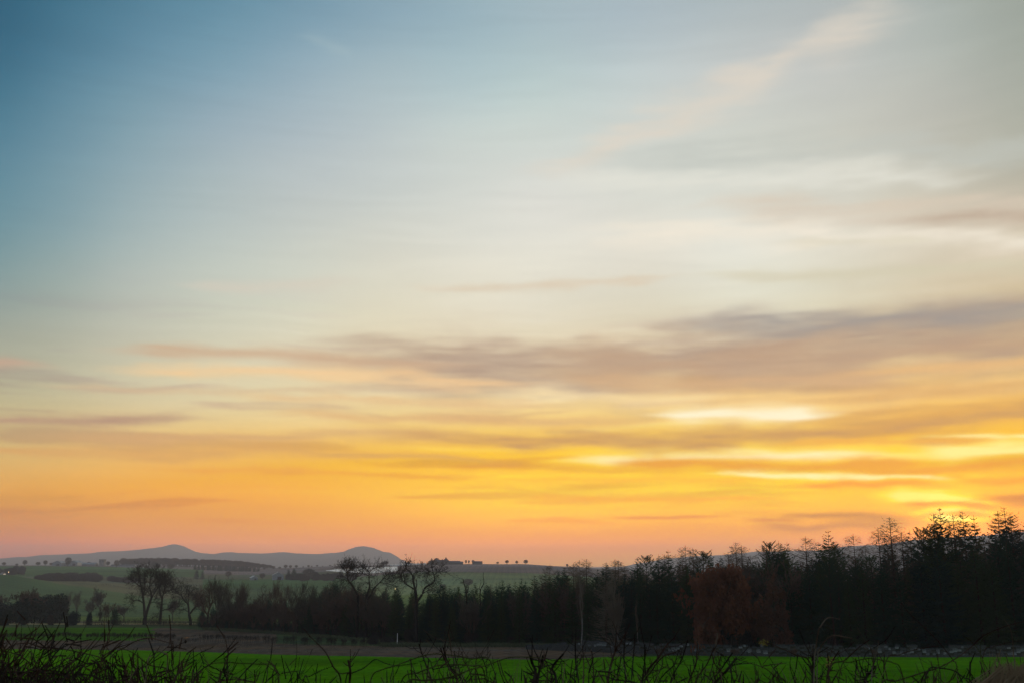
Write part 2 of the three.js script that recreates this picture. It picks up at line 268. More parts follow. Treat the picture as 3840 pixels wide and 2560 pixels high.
function buildTerrain() {
  const az = []; for (let a = -33; a <= 33.001; a += 0.125) az.push(a);
  for (let a = 34; a < 60; a += 1) az.push(a); for (let a = 60; a < 300; a += 6) az.push(a); for (let a = 300; a < 327; a += 1) az.push(a);
  const rad = [0.4]; while (rad[rad.length - 1] < 8000) { const q = rad[rad.length - 1]; rad.push(q * (q < 60 ? 1.12 : q < 85 ? 1.04 : q < 330 ? 1.0042 : q < 2400 ? 1.0085 : 1.05)); }
  const nA = az.length, nR = rad.length, pos = new Float32Array(nA * nR * 3), uv = new Float32Array(nA * nR * 2);
  for (let i = 0; i < nR; i++) for (let j = 0; j < nA; j++) { const a = az[j] * D2R, x = Math.sin(a) * rad[i], z = -Math.cos(a) * rad[i], o = i * nA + j; pos[o * 3] = x; pos[o * 3 + 1] = groundY(x, z); pos[o * 3 + 2] = z; const u = rad[i] < 600 ? 7 : 7; uv[o * 2] = x / u; uv[o * 2 + 1] = z / u; }
  const by = {};
  for (let i = 0; i + 1 < nR; i++) for (let j = 0; j < nA; j++) {
    const j1 = (j + 1) % nA, a = i * nA + j, b = i * nA + j1, c = (i + 1) * nA + j, d = (i + 1) * nA + j1;
    const f = fieldOf((pos[a * 3] + pos[d * 3]) / 2, (pos[a * 3 + 2] + pos[d * 3 + 2]) / 2);
    (by[f] ||= []).push(a, b, c, b, d, c);
  }
  const whole = new THREE.BufferGeometry(); whole.setAttribute('position', new THREE.BufferAttribute(pos, 3)); whole.setIndex(Object.values(by).flatMap((a) => a)); whole.computeVertexNormals(); const nor = whole.attributes.normal.array;
  for (const [f, ids] of Object.entries(by)) {
    const map = new Map(), P = [], N = [], U = [], I = [], K = [];
    for (const v of ids) { let k = map.get(v); if (k === undefined) { k = map.size; map.set(v, k); P.push(pos[v * 3], pos[v * 3 + 1], pos[v * 3 + 2]); N.push(nor[v * 3], nor[v * 3 + 1], nor[v * 3 + 2]); U.push(uv[v * 2], uv[v * 2 + 1]); const x = pos[v * 3], z = pos[v * 3 + 2], far = sstep(400, 900, -z), a = fbm(x / mix(26, 120, far), z / mix(14, 90, far), 71, 4) - 0.5, b = fbm(x / mix(5, 30, far), z / mix(1.6, 20, far), 72, 3) - 0.5, t = 0.92 + a * 0.75 + b * 0.4, h = (fbm(x / mix(11, 70, far), z / mix(7, 60, far), 73, 3) - 0.5) * 0.35; K.push(clamp(t * (1 + h), 0.3, 1.4), clamp(t, 0.3, 1.4), clamp(t * (1 - h), 0.3, 1.4)); } I.push(k); }
    const g = new THREE.BufferGeometry(); g.setAttribute('position', new THREE.Float32BufferAttribute(P, 3)); g.setAttribute('normal', new THREE.Float32BufferAttribute(N, 3)); g.setAttribute('uv', new THREE.Float32BufferAttribute(U, 2)); g.setAttribute('color', new THREE.Float32BufferAttribute(K, 3)); g.setIndex(I);
    FIELD[f][0].vertexColors = true; const m = new THREE.Mesh(g, FIELD[f][0]); m.name = f; m.userData = { kind: 'structure', label: FIELD[f][1], category: 'field' }; m.receiveShadow = m.castShadow = true; scene.add(m);
  }
}
buildTerrain();

// far hills: ridges with real height and depth
function hillRidge(name, label, profile, D, back, wide, colour, seed) {
  const pts = profile.map(([px, py]) => [side(px) * D, EYE + D * rise(py)]), x0 = pts[0][0], x1 = pts[pts.length - 1][0], nx = 900, nz = 40, P = [], U = [], I = [];
  for (let j = 0; j <= nz; j++) for (let i = 0; i <= nx; i++) {
    const x = mix(x0, x1, i / nx), t = j / nz, dz = mix(-wide, back, t), h = polyAt(pts, x + (fbm(x / 300, dz / 300, seed, 3) - 0.5) * 60 * Math.abs(dz) / wide), g = dz < 0 ? 1 - Math.pow(-dz / wide, 0.85) : 1 - 0.8 * dz / back;
    const y = mix(-24, h, Math.pow(g, 0.9)) + (fbm(x / 120, dz / 120, seed + 5, 4) - 0.5) * 6 * (1 - Math.exp(-Math.abs(dz) / 60));
    P.push(x, y, -D - dz); U.push(x / 40, dz / 40);
    if (i < nx && j < nz) { const a = j * (nx + 1) + i; I.push(a, a + 1, a + nx + 1, a + 1, a + nx + 2, a + nx + 1); }
  }
  const g = new THREE.BufferGeometry(); g.setAttribute('position', new THREE.Float32BufferAttribute(P, 3)); g.setAttribute('uv', new THREE.Float32BufferAttribute(U, 2)); g.setIndex(I); g.computeVertexNormals();
  const m = new THREE.Mesh(g, rough(...colour, soilTex)); m.name = name; m.userData = { kind: 'structure', label, category: 'hills' }; m.castShadow = m.receiveShadow = true; scene.add(m);
}
hillRidge('hills', 'hazy grey hills with two rounded summits beyond the farmland', [[-1400, 2118], [-600, 2106], [-200, 2098], [0, 2092], [70, 2086], [100, 2087], [150, 2079], [230, 2077], [250, 2075], [330, 2073], [380, 2066], [450, 2064], [520, 2058], [565, 2053], [610, 2047], [635, 2039], [655, 2038], [672, 2042], [700, 2057], [730, 2067], [760, 2072], [800, 2075], [835, 2069], [870, 2068], [890, 2071], [980, 2073], [1060, 2068], [1120, 2073], [1180, 2075], [1250, 2071], [1285, 2067], [1310, 2056], [1335, 2048], [1360, 2045], [1395, 2050], [1415, 2058], [1440, 2067], [1460, 2069], [1480, 2080], [1505, 2097], [1530, 2107], [1580, 2115], [1700, 2122], [1900, 2126]], 7000, 1000, 1900, [0.07, 0.08, 0.07], 71);
hillRidge('hills_001', 'faint pale ridge rising behind the middle of the wood', [[2100, 2130], [2330, 2124], [2400, 2110], [2500, 2094], [2600, 2084], [2700, 2080], [2790, 2072], [2830, 2067], [2900, 2066], [3000, 2063], [3200, 2060], [3600, 2060], [4400, 2050], [5200, 2070]], 6600, 900, 1000, [0.07, 0.08, 0.07], 83);
hillRidge('hills_002', 'dusky hillside climbing behind the tall conifers towards the sunset', [[2650, 2128], [2850, 2100], [3000, 2072], [3100, 2058], [3190, 2044], [3260, 2041], [3330, 2040], [3400, 2027], [3450, 2020], [3570, 2010], [3700, 2004], [3830, 1990], [4000, 1985], [4500, 1990], [5200, 2010], [6000, 2080]], 5200, 1400, 1300, [0.07, 0.075, 0.06], 97);

// ---------------------------------------------------------------- building blocks for plants
class Mesher {
  constructor() { this.p = []; this.n = []; this.u = []; this.i = []; }
  v(x, y, z, nx, ny, nz, u = 0, w = 0) { this.p.push(x, y, z); this.n.push(nx, ny, nz); this.u.push(u, w); return this.p.length / 3 - 1; }
  tube(pts, radii, sides = 5, cap = true) {                       // tapered tube along points
    const n = pts.length, t = new THREE.Vector3(), a = new THREE.Vector3(), b = new THREE.Vector3(); let first = -1, len = 0;
    for (let k = 0; k < n; k++) {
      t.subVectors(pts[Math.min(k + 1, n - 1)], pts[Math.max(k - 1, 0)]).normalize(); if (k) len += pts[k].distanceTo(pts[k - 1]);
      a.set(Math.abs(t.y) > 0.9 ? 1 : 0, Math.abs(t.y) > 0.9 ? 0 : 1, 0).cross(t).normalize(); b.crossVectors(t, a);
      for (let s = 0; s <= sides; s++) { const q = s / sides * Math.PI * 2, c = Math.cos(q), d = Math.sin(q), nx = a.x * c + b.x * d, ny = a.y * c + b.y * d, nz = a.z * c + b.z * d, i = this.v(pts[k].x + nx * radii[k], pts[k].y + ny * radii[k], pts[k].z + nz * radii[k], nx, ny, nz, s / sides, len); if (!k && !s) first = i; }
    }
    for (let k = 0; k + 1 < n; k++) for (let s = 0; s < sides; s++) { const i = first + k * (sides + 1) + s, j = i + sides + 1; this.i.push(i, i + 1, j, i + 1, j + 1, j); }
    if (cap && radii[n - 1] > 0.004) { const e = pts[n - 1], c = this.v(e.x, e.y, e.z, t.x, t.y, t.z), r0 = first + (n - 1) * (sides + 1); for (let s = 0; s < sides; s++) this.i.push(c, r0 + s, r0 + s + 1); }
  }
  strip(a, b, wa, wb, across) {                                   // flat tapered sliver from a to b
    const n = new THREE.Vector3().crossVectors(across, new THREE.Vector3().subVectors(b, a)).normalize();
    const i = this.v(a.x - across.x * wa, a.y - across.y * wa, a.z - across.z * wa, n.x, n.y, n.z, 0, 0); this.v(a.x + across.x * wa, a.y + across.y * wa, a.z + across.z * wa, n.x, n.y, n.z, 1, 0);
    if (wb > 0) { this.v(b.x - across.x * wb, b.y - across.y * wb, b.z - across.z * wb, n.x, n.y, n.z, 0, 1); this.v(b.x + across.x * wb, b.y + across.y * wb, b.z + across.z * wb, n.x, n.y, n.z, 1, 1); this.i.push(i, i + 1, i + 2, i + 1, i + 3, i + 2); }
    else { this.v(b.x, b.y, b.z, n.x, n.y, n.z, 0.5, 1); this.i.push(i, i + 1, i + 2); }
  }
  geometry() { const g = new THREE.BufferGeometry(); g.setAttribute('position', new THREE.Float32BufferAttribute(this.p, 3)); g.setAttribute('normal', new THREE.Float32BufferAttribute(this.n, 3)); g.setAttribute('uv', new THREE.Float32BufferAttribute(this.u, 2)); g.setIndex(this.i); return g; }
}
const V = (x, y, z) => new THREE.Vector3(x, y, z), UPV = V(0, 1, 0);
const sphereDir = (R) => { const y = R() * 2 - 1, a = R() * 6.2832, s = Math.sqrt(1 - y * y); return V(Math.cos(a) * s, y, Math.sin(a) * s); };
function acrossOf(dir, R) { const a = sphereDir(R).cross(dir); return a.lengthSq() < 1e-6 ? V(1, 0, 0) : a.normalize(); }

const taken = {};
const numbered = (n) => { const k = taken[n] = (taken[n] ?? -1) + 1; return k ? `${n}_${String(k).padStart(3, '0')}` : n; };
function tag(o, label, category, group, kind) { o.userData = { label, category }; if (group) o.userData.group = group; if (kind) o.userData.kind = kind; return o; }
function part(parent, name, geometry, material, kind) { const m = new THREE.Mesh(geometry, material); m.name = name; m.castShadow = m.receiveShadow = true; if (kind) m.userData.kind = kind; parent.add(m); return m; }
function thing(name, x, y, z, label, category, group) { const g = new THREE.Group(); g.name = numbered(name); g.position.set(x, y, z); tag(g, label, category, group); scene.add(g); return g; }
function single(name, geometry, material, label, category, group, kind) { const m = new THREE.Mesh(geometry, material); m.name = numbered(name); m.castShadow = m.receiveShadow = true; tag(m, label, category, group, kind); scene.add(m); return m; }

// ---------------------------------------------------------------- tree kinds (unit: metres at natural size; base at the origin)
function spruceShape(seed, H, wide = 0.16, bare = 0.04, gap = 0.40) {
  const R = rng(seed), T = new Mesher(), B = new Mesher(), lean = V((R() - 0.5) * 0.02, 0, (R() - 0.5) * 0.02), mid = (h) => V(lean.x * h * h / H, h, lean.z * h * h / H);
  const tp = [], tr = []; for (let k = 0; k <= 8; k++) { const h = H * k / 8; tp.push(mid(h)); tr.push(Math.max(0.014 * H * (1 - k / 8), 0.014)); } T.tube(tp, tr, 6);
  let turn = R() * 6.28;
  for (let h = H * bare + 0.2; h < H - 0.22;) {
    const up = H - h, crest = up < 2.0, n = crest ? 3 + (R() * 2.2 | 0) : 1, L0 = Math.min(up * 0.36, wide * H * Math.pow(up / H, 0.6)) + 0.12;
    for (let k = 0; k < n; k++) {
      turn += crest ? 6.283 / n + (R() - 0.5) * 0.9 : 2.4 + (R() - 0.5) * 0.7;
      const a = turn, L = L0 * (0.45 + 0.75 * R()), lift = mix(-0.28, 0.7, Math.pow(clamp(1 - up / (H * 0.8)), 1.8)) + (R() - 0.5) * 0.3, out = V(Math.cos(a), 0, Math.sin(a)), o = mid(h + (crest ? (R() - 0.5) * 0.14 : 0));
      const pt = (t) => o.clone().addScaledVector(out, L * t).add(V(0, L * (lift * t + 0.2 * t * t * (crest ? 0.4 : 1) - 0.12 * t * (1 - t)), 0));
      B.tube([pt(0), pt(0.5), pt(1)], [0.012 + L * 0.008, 0.008 + L * 0.004, 0.004], 3, false);
      const st = crest ? 0.12 : 0.19, sideways = V(-Math.sin(a), 0, Math.cos(a)), fat = crest ? 0.042 : 0.075;
      for (let q = crest ? 0.10 : 0.3; q <= L + 0.04; q += st * (0.7 + 0.6 * R())) {
        const t = Math.min(q / L, 1), p = pt(t), len = clamp((L - q) * 0.5 + 0.12, 0.08, 0.7) * (0.5 + 0.8 * R());
        for (const sd of [-1, 1]) {
          const dir = out.clone().multiplyScalar(0.7).addScaledVector(sideways, sd * (0.5 + 0.7 * R())).add(V(0, lift * 0.6 - 0.1 - (crest ? 0.15 : 0.55) * R(), 0)).normalize(), e = p.clone().addScaledVector(dir, len), m = p.clone().lerp(e, 0.5);
          const ac = acrossOf(dir, R); B.strip(p, m, fat * 0.5, fat, ac); B.strip(m, e, fat, 0, ac);
          if (!crest) B.strip(p, p.clone().addScaledVector(dir, len * 0.6).add(V(0, -0.18 * R(), 0)), fat * 0.9, 0, dir.clone().cross(ac).normalize());
        }
      }
    }
    h += crest ? gap * (0.5 + 0.55 * R()) : gap * 0.135 * (0.6 + 0.8 * R());
  }
  return { trunk: T.geometry(), branches: B.geometry(), height: H };
}
function larchShape(seed, H, wide = 0.15) {                       // leafless in winter: fine upswept twigs
  const R = rng(seed), T = new Mesher(), B = new Mesher(), bend = (R() - 0.5) * 0.05, mid = (h) => V(bend * h * Math.sin(h / H * 2.4), h, bend * 0.5 * h);
  const tp = [], tr = []; for (let k = 0; k <= 10; k++) { const h = H * k / 10; tp.push(mid(h)); tr.push(Math.max(0.0125 * H * Math.pow(1 - k / 10, 0.9), 0.016)); } T.tube(tp, tr, 6);
  for (let h = H * 0.10; h < H - 0.2; h += 0.21 * (0.6 + 0.8 * R())) {
    const up = H - h, n = 2 + (R() * 3 | 0);
    for (let k = 0; k < n; k++) {
      const a = R() * 6.283, L = (Math.min(up * 0.45, wide * H * Math.pow(up / H, 0.45)) + 0.15) * (0.45 + 0.75 * R()), lift = mix(-0.1, 0.65, Math.pow(1 - up / H, 1.3)) + (R() - 0.5) * 0.3, out = V(Math.cos(a), 0, Math.sin(a)), o = mid(h);
      const pt = (t) => o.clone().addScaledVector(out, L * t).add(V(0, L * (lift * t - 0.22 * t + 0.42 * t * t), 0));
      B.tube([pt(0), pt(0.35), pt(0.7), pt(1)], [0.010 + L * 0.010, 0.008 + L * 0.006, 0.009, 0.005], 3, false);
      const st = 0.15, side = V(-Math.sin(a), 0, Math.cos(a));
      for (let q = 0.15; q < L; q += st * (0.7 + 0.6 * R())) {
        const p = pt(q / L), dir = out.clone().multiplyScalar(0.6).addScaledVector(side, (R() < 0.5 ? -1 : 1) * (0.5 + 0.7 * R())).add(V(0, (R() - 0.55) * 0.9, 0)).normalize(), len = (0.2 + 0.35 * R()) * Math.min(1, 0.4 + (L - q));
        const e = p.clone().addScaledVector(dir, len).add(V(0, 0.1 * len, 0)); B.strip(p, e, 0.017, 0.006, acrossOf(dir, R));
        for (let w = 0; w < 3; w++) { const f = p.clone().lerp(e, 0.3 + 0.6 * R()), d2 = dir.clone().addScaledVector(sphereDir(R), 0.8).normalize(); B.strip(f, f.clone().addScaledVector(d2, 0.12 + 0.2 * R()), 0.013, 0.004, acrossOf(d2, R)); }
      }
    }
  }
  return { trunk: T.geometry(), branches: B.geometry(), height: H };
}
function pineShape(seed, H) {                                     // upturned shoots carrying bottle-brush needles
  const R = rng(seed), T = new Mesher(), B = new Mesher(), mid = (h) => V(0.02 * h * Math.sin(h * 0.4 + seed), h, 0.015 * h);
  const tp = [], tr = []; for (let k = 0; k <= 8; k++) { tp.push(mid(H * k / 8)); tr.push(Math.max(0.015 * H * (1 - k / 8), 0.03)); } T.tube(tp, tr, 6);
  const brush = (p, dir, L) => { B.tube([p, p.clone().addScaledVector(dir, L)], [0.014, 0.01], 3, false); const m = 16 + L * 26 | 0; for (let k = 0; k < m; k++) { const q = p.clone().addScaledVector(dir, L * (0.1 + 0.9 * R())), d = sphereDir(R).multiplyScalar(0.9).addScaledVector(dir, 0.75).normalize(); B.strip(q, q.clone().addScaledVector(d, 0.12 + 0.08 * R()), 0.016, 0, acrossOf(d, R)); } };
  for (let h = H * 0.22; h < H - 0.3; h += 0.5 * (0.7 + 0.6 * R())) {
    const up = H - h, n = 4 + (R() * 2 | 0), t0 = R() * 6;
    for (let k = 0; k < n; k++) {
      const a = t0 + k / n * 6.283 + (R() - 0.5) * 0.6, L = (Math.min(up * 0.5, 0.17 * H * Math.pow(up / H, 0.4)) + 0.2) * (0.6 + 0.6 * R()), out = V(Math.cos(a), 0, Math.sin(a)), o = mid(h), lift = mix(0.1, 0.8, 1 - up / H);
      const pt = (t) => o.clone().addScaledVector(out, L * t).add(V(0, L * (lift * t * 0.7 + 0.4 * t * t), 0));
      B.tube([pt(0), pt(0.5), pt(1)], [0.02 + L * 0.012, 0.016, 0.012], 3, false);
      for (let q = 0.3; q <= 1.001; q += 0.17 / Math.max(L, 0.5)) { const side = V(-Math.sin(a), 0, Math.cos(a)), d = out.clone().multiplyScalar(0.5).addScaledVector(side, (R() - 0.5) * 1.8).add(V(0, 0.75, 0)).normalize(); brush(pt(Math.min(q, 1)), d, 0.28 + 0.22 * R()); }
    }
  }
  brush(mid(H - 0.35), UPV, 0.4); for (let k = 0; k < 4; k++) brush(mid(H - 0.5), V(Math.cos(k * 1.57), 1.6, Math.sin(k * 1.57)).normalize(), 0.42);
  return { trunk: T.geometry(), branches: B.geometry(), height: H };
}
// Leafless broadleaf: limbs that fork; o = {fork angle, levels, up pull, wiggle, twig ...}
function broadleafShape(seed, H, o = {}) {
  const R = rng(seed), T = new Mesher(), B = new Mesher(), { stem = 0.28, spread = 0.62, levels = 6, up = 0.16, wiggle = 0.16, thick = 0.022, keep = 0.74, twig = 0.014, stems = 1, leaf = 0, skeleton = null, kids = 2.6, minTwig = 0.010 } = o, L = leaf ? new Mesher() : null;
  function grow(p, dir, len, r, lev, M) {
    const segs = lev < 2 ? 4 : lev < 4 ? 3 : 2, pts = [p.clone()], rad = [r]; const d = dir.clone(), q = p.clone(), r1 = Math.max(r * (lev >= levels ? 0.45 : 0.66), minTwig * 0.6);
    for (let k = 1; k <= segs; k++) { d.addScaledVector(sphereDir(R), wiggle * (lev < 2 ? 0.7 : 1.2)).add(V(0, up * 0.35, 0)).normalize(); q.addScaledVector(d, len / segs); pts.push(q.clone()); rad.push(mix(r, r1, k / segs)); }
    if (lev >= levels - 1) for (let k = 0; k < segs; k++) B.strip(pts[k], pts[k + 1], Math.max(rad[k], minTwig), Math.max(rad[k + 1], minTwig * 0.5), acrossOf(d, R)); else M.tube(pts, rad, lev < 1 ? 7 : lev < 3 ? 5 : 3, false);
    if (lev >= levels) { if (L) for (let k = 0; k < leaf; k++) { const f = pts[0].clone().lerp(q, R()), d2 = sphereDir(R).add(V(0, -0.4, 0)).normalize(); f.addScaledVector(sphereDir(R), 0.28 * R()); const e = f.clone().addScaledVector(d2, 0.16 + 0.10 * R()), ac = acrossOf(d2, R), m = f.clone().lerp(e, 0.5); L.strip(f, m, 0.015, 0.065, ac); L.strip(m, e, 0.065, 0, ac); } return; }
    const n = lev === 0 ? 3 + (R() * 2 | 0) : Math.max(2, Math.round(kids + (R() - 0.5) * 1.4)), spin = R() * 6.28;
    for (let k = 0; k < n; k++) {
      const along = k === 0 ? 1 : mix(lev === 0 ? 0.7 : 0.3, 1, R()), f = pts[0].clone(); { const s = along * segs, i = Math.min(Math.floor(s), segs - 1); f.copy(pts[i]).lerp(pts[i + 1], s - i); }
      const ax = acrossOf(d, R).applyAxisAngle(d, spin + k * 2.4), an = (k === 0 ? spread * 0.35 : spread * (0.7 + 0.6 * R())), d2 = d.clone().applyAxisAngle(ax, an).add(V(0, up, 0)).normalize();
      grow(f, d2, len * keep * (0.75 + 0.45 * R()), r1 * (k === 0 ? 0.95 : 0.72 + 0.2 * R()), lev + 1, B);
    }
  }
  if (skeleton) {                                                 // limbs laid out one by one, twigs grown on them
    for (const [pts, ra, rb, tw] of skeleton) {
      const c = new THREE.CatmullRomCurve3(pts.map((a) => V(...a))), n = Math.max(8, pts.length * 4), P = c.getPoints(n), rr = P.map((_, k) => mix(ra, rb, k / n) * (0.72 + 0.16 * R())); (tw ? B : T).tube(P, rr, 7);
      const m = Math.round((tw || 0) * 1.8); for (let k = 0; k < m; k++) { const t = Math.pow(mix(0.12, 1, k / Math.max(m - 1, 1)), 0.8), p = c.getPoint(t), tan = c.getTangent(t), d = tan.clone().applyAxisAngle(acrossOf(tan, R), 0.5 + 0.7 * R()).add(V(0, 0.12, 0)).normalize(); grow(p, d, 0.75 * (0.7 + 0.7 * R()) * (o.twigLen || 1), 0.03, levels - 3, B); }
    }
  } else for (let s = 0; s < stems; s++) { const a = s / stems * 6.28 + R(), t = stems > 1 ? 0.14 + 0.2 * R() : 0.05; grow(V(stems > 1 ? Math.cos(a) * 0.15 : 0, 0, stems > 1 ? Math.sin(a) * 0.15 : 0), V(Math.cos(a) * t, 1, Math.sin(a) * t).normalize(), H * stem, H * thick / Math.sqrt(stems), 0, T); }
  const g = { trunk: T.geometry(), branches: B.geometry(), height: H }; if (L) g.leaves = L.geometry();
  const box = new THREE.Box3().setFromBufferAttribute(g.branches.attributes.position); g.height = box.max.y; return g;
}
function bushShape(seed, rx, ry, count, leafSize, lumps = 7) {    // evergreen or thicket: leaf clumps spread through a lumpy volume
  const R = rng(seed), T = new Mesher(), B = new Mesher(), balls = [];
  for (let k = 0; k < lumps; k++) { const a = R() * 6.28, r = Math.sqrt(R()) * 0.55; balls.push([V(Math.cos(a) * r * rx, ry * (0.25 + 0.5 * R()) * (1 - r * 0.4), Math.sin(a) * r * rx), (0.36 + 0.25 * R())]); }
  for (let k = 0; k < 9; k++) { const b = balls[k % lumps][0], e = b.clone().multiplyScalar(0.9 + 0.4 * R()); T.tube([V((R() - 0.5) * 0.3, 0, (R() - 0.5) * 0.3), e.clone().multiplyScalar(0.5).add(V((R() - 0.5) * 0.2, 0, (R() - 0.5) * 0.2)), e], [0.05, 0.035, 0.012], 4, false); }
  for (let k = 0; k < count; k++) { const [b, s] = balls[R() * lumps | 0], d = sphereDir(R), r = Math.pow(R(), 0.33); const p = V(b.x + d.x * r * s * rx, Math.max(0.05, b.y + d.y * r * s * ry * 0.85), b.z + d.z * r * s * rx), q = sphereDir(R).addScaledVector(d, 0.7).normalize(), ac = acrossOf(q, R), L = leafSize * (0.6 + 0.8 * R()), e = p.clone().addScaledVector(q, L), m = p.clone().lerp(e, 0.5); B.strip(p, m, L * 0.08, L * 0.28, ac); B.strip(m, e, L * 0.28, 0, ac); }
  return { trunk: T.geometry(), branches: B.geometry(), height: ry };
}
const C = (r, g, b, extra) => rough(r, g, b, null, 0.95, extra), LF = (r, g, b, t = 0.35) => rough(r, g, b, null, 1, { transmission: t, thickness: 0 }), bark = (r, g, b) => rough(r, g, b, barkTex, 0.95);
const MAT = {
  spruceBark: bark(0.085, 0.062, 0.046), spruce: [LF(0.030, 0.056, 0.034), LF(0.044, 0.066, 0.030), LF(0.026, 0.048, 0.036)],
  larchBark: bark(0.10, 0.075, 0.058), larch: [C(0.105, 0.072, 0.046), C(0.115, 0.088, 0.054), C(0.085, 0.065, 0.046)],
  pine: [LF(0.034, 0.058, 0.038), LF(0.044, 0.066, 0.036)],
  oakBark: bark(0.075, 0.064, 0.052), twig: [C(0.086, 0.066, 0.052), C(0.078, 0.068, 0.052), C(0.10, 0.070, 0.053)],
  birchBark: bark(0.34, 0.33, 0.30), paleTwig: [C(0.15, 0.125, 0.09), C(0.13, 0.105, 0.078)],
  beechLeaf: [LF(0.155, 0.066, 0.040), LF(0.13, 0.068, 0.044)], bush: [C(0.022, 0.036, 0.028), C(0.026, 0.038, 0.034), C(0.050, 0.046, 0.038)],
  hawthorn: C(0.040, 0.033, 0.027), darkBark: bark(0.042, 0.037, 0.032),  // the second is a darker bark shared by trees built limb by limb
};
const KIND = {};
const kinds = (name, shapes, trunkMat, branchMats, leafMats) => { KIND[name] = { shapes, trunkMat, branchMats, leafMats }; };
kinds('spruce', [spruceShape(1, 14, 0.19), spruceShape(2, 14, 0.17, 0.03, 0.44), spruceShape(3, 14, 0.21, 0.04, 0.42), spruceShape(4, 14, 0.16, 0.05, 0.5)], MAT.spruceBark, MAT.spruce);
kinds('larch', [larchShape(11, 14), larchShape(12, 14, 0.18), larchShape(13, 14, 0.13)], MAT.larchBark, MAT.larch);
kinds('pine', [pineShape(21, 11), pineShape(22, 11)], MAT.larchBark, MAT.pine);
kinds('oak', [broadleafShape(31, 12, { wiggle: 0.22, spread: 0.7, kids: 3.1, minTwig: 0.02 }), broadleafShape(32, 12, { wiggle: 0.2, spread: 0.75, stem: 0.25, kids: 3.2, minTwig: 0.02 }), broadleafShape(33, 12, { spread: 0.55, up: 0.22, kids: 3.2, minTwig: 0.02 })], MAT.oakBark, MAT.twig);
kinds('ash', [broadleafShape(41, 14, { spread: 0.5, stem: 0.3, up: 0.24, keep: 0.76, stems: 2, thick: 0.03, kids: 3, minTwig: 0.022 }), broadleafShape(42, 14, { spread: 0.52, stem: 0.34, up: 0.2, kids: 3.2, minTwig: 0.022 })], MAT.oakBark, MAT.twig);
kinds('roundtree', [broadleafShape(51, 12, { levels: 6, spread: 0.62, stem: 0.26, kids: 3.3, minTwig: 0.05, keep: 0.72 }), broadleafShape(52, 12, { levels: 6, spread: 0.55, stem: 0.22, kids: 3.2, minTwig: 0.05, keep: 0.74, up: 0.1 })], MAT.oakBark, MAT.twig);
function farTreeShape(seed, H, r, squash) {                       // a far bare crown: short twigs spread through a rounded head on a clear stem
  const R = rng(seed), T = new Mesher(), B = new Mesher(), mid = H - r * squash; T.tube([V(0, 0, 0), V(0.1, H * 0.25, 0), V(0, mid, 0.1)], [0.04 * H, 0.03 * H, 0.016 * H], 6, false);
  for (let k = 0; k < 14; k++) { const d = sphereDir(R); d.y = Math.abs(d.y) * 0.8; T.tube([V(0, mix(H * 0.28, mid, R()), 0), V(d.x * r * 0.5, mid + d.y * r * squash * 0.4, d.z * r * 0.5), V(d.x * r * 0.85, mid + d.y * r * squash * 0.85, d.z * r * 0.85)], [0.014 * H, 0.01 * H, 0.004 * H], 4, false); }
  for (let k = 0; k < 1500; k++) { const d = sphereDir(R), q = r * Math.pow(R(), 0.3) * (0.82 + 0.36 * fbm(Math.atan2(d.z, d.x) * 1.3 + 9, d.y * 2 + 4, seed, 2)), p = V(d.x * q, mid + d.y * q * squash, d.z * q), e = d.clone().addScaledVector(sphereDir(R), 0.9).normalize(); B.strip(p, p.clone().addScaledVector(e, r * (0.16 + 0.14 * R())), 0.012 * H, 0.004 * H, acrossOf(e, R)); }
  return { trunk: T.geometry(), branches: B.geometry(), height: H };
}
kinds('fartree', [farTreeShape(55, 10, 3.9, 0.92), farTreeShape(56, 10, 3.6, 1.05), farTreeShape(57, 10, 4.3, 0.8)], MAT.oakBark, MAT.twig);
kinds('sapling', [broadleafShape(61, 9, { stems: 4, spread: 0.34, levels: 5, up: 0.3, stem: 0.34, thick: 0.014, kids: 3.3, minTwig: 0.026, keep: 0.7 }), broadleafShape(62, 9, { stems: 5, spread: 0.4, levels: 5, up: 0.26, stem: 0.3, thick: 0.014, kids: 3.4, minTwig: 0.026, keep: 0.72 }), broadleafShape(63, 9, { stems: 3, spread: 0.45, levels: 5, up: 0.2, stem: 0.32, thick: 0.016, kids: 3.6, minTwig: 0.03, keep: 0.7 })], MAT.oakBark, MAT.twig);
kinds('birch', [broadleafShape(71, 13, { stems: 1, spread: 0.34, levels: 6, up: 0.1, stem: 0.42, thick: 0.012, kids: 2.8, minTwig: 0.008, keep: 0.62 })], MAT.birchBark, MAT.paleTwig);
kinds('beech', [broadleafShape(81, 11, { stems: 1, spread: 0.85, levels: 5, up: -0.02, stem: 0.13, kids: 3.2, keep: 0.86, leaf: 52 }), broadleafShape(82, 11, { stems: 2, spread: 0.85, levels: 5, up: -0.01, stem: 0.12, kids: 3.2, keep: 0.86, leaf: 30 })], MAT.oakBark, MAT.twig, MAT.beechLeaf);
kinds('bush', [bushShape(91, 2.2, 4, 5200, 0.28), bushShape(92, 2.6, 3.6, 5200, 0.28, 9), bushShape(93, 2.0, 4.6, 5200, 0.26, 6)], MAT.oakBark, MAT.bush);

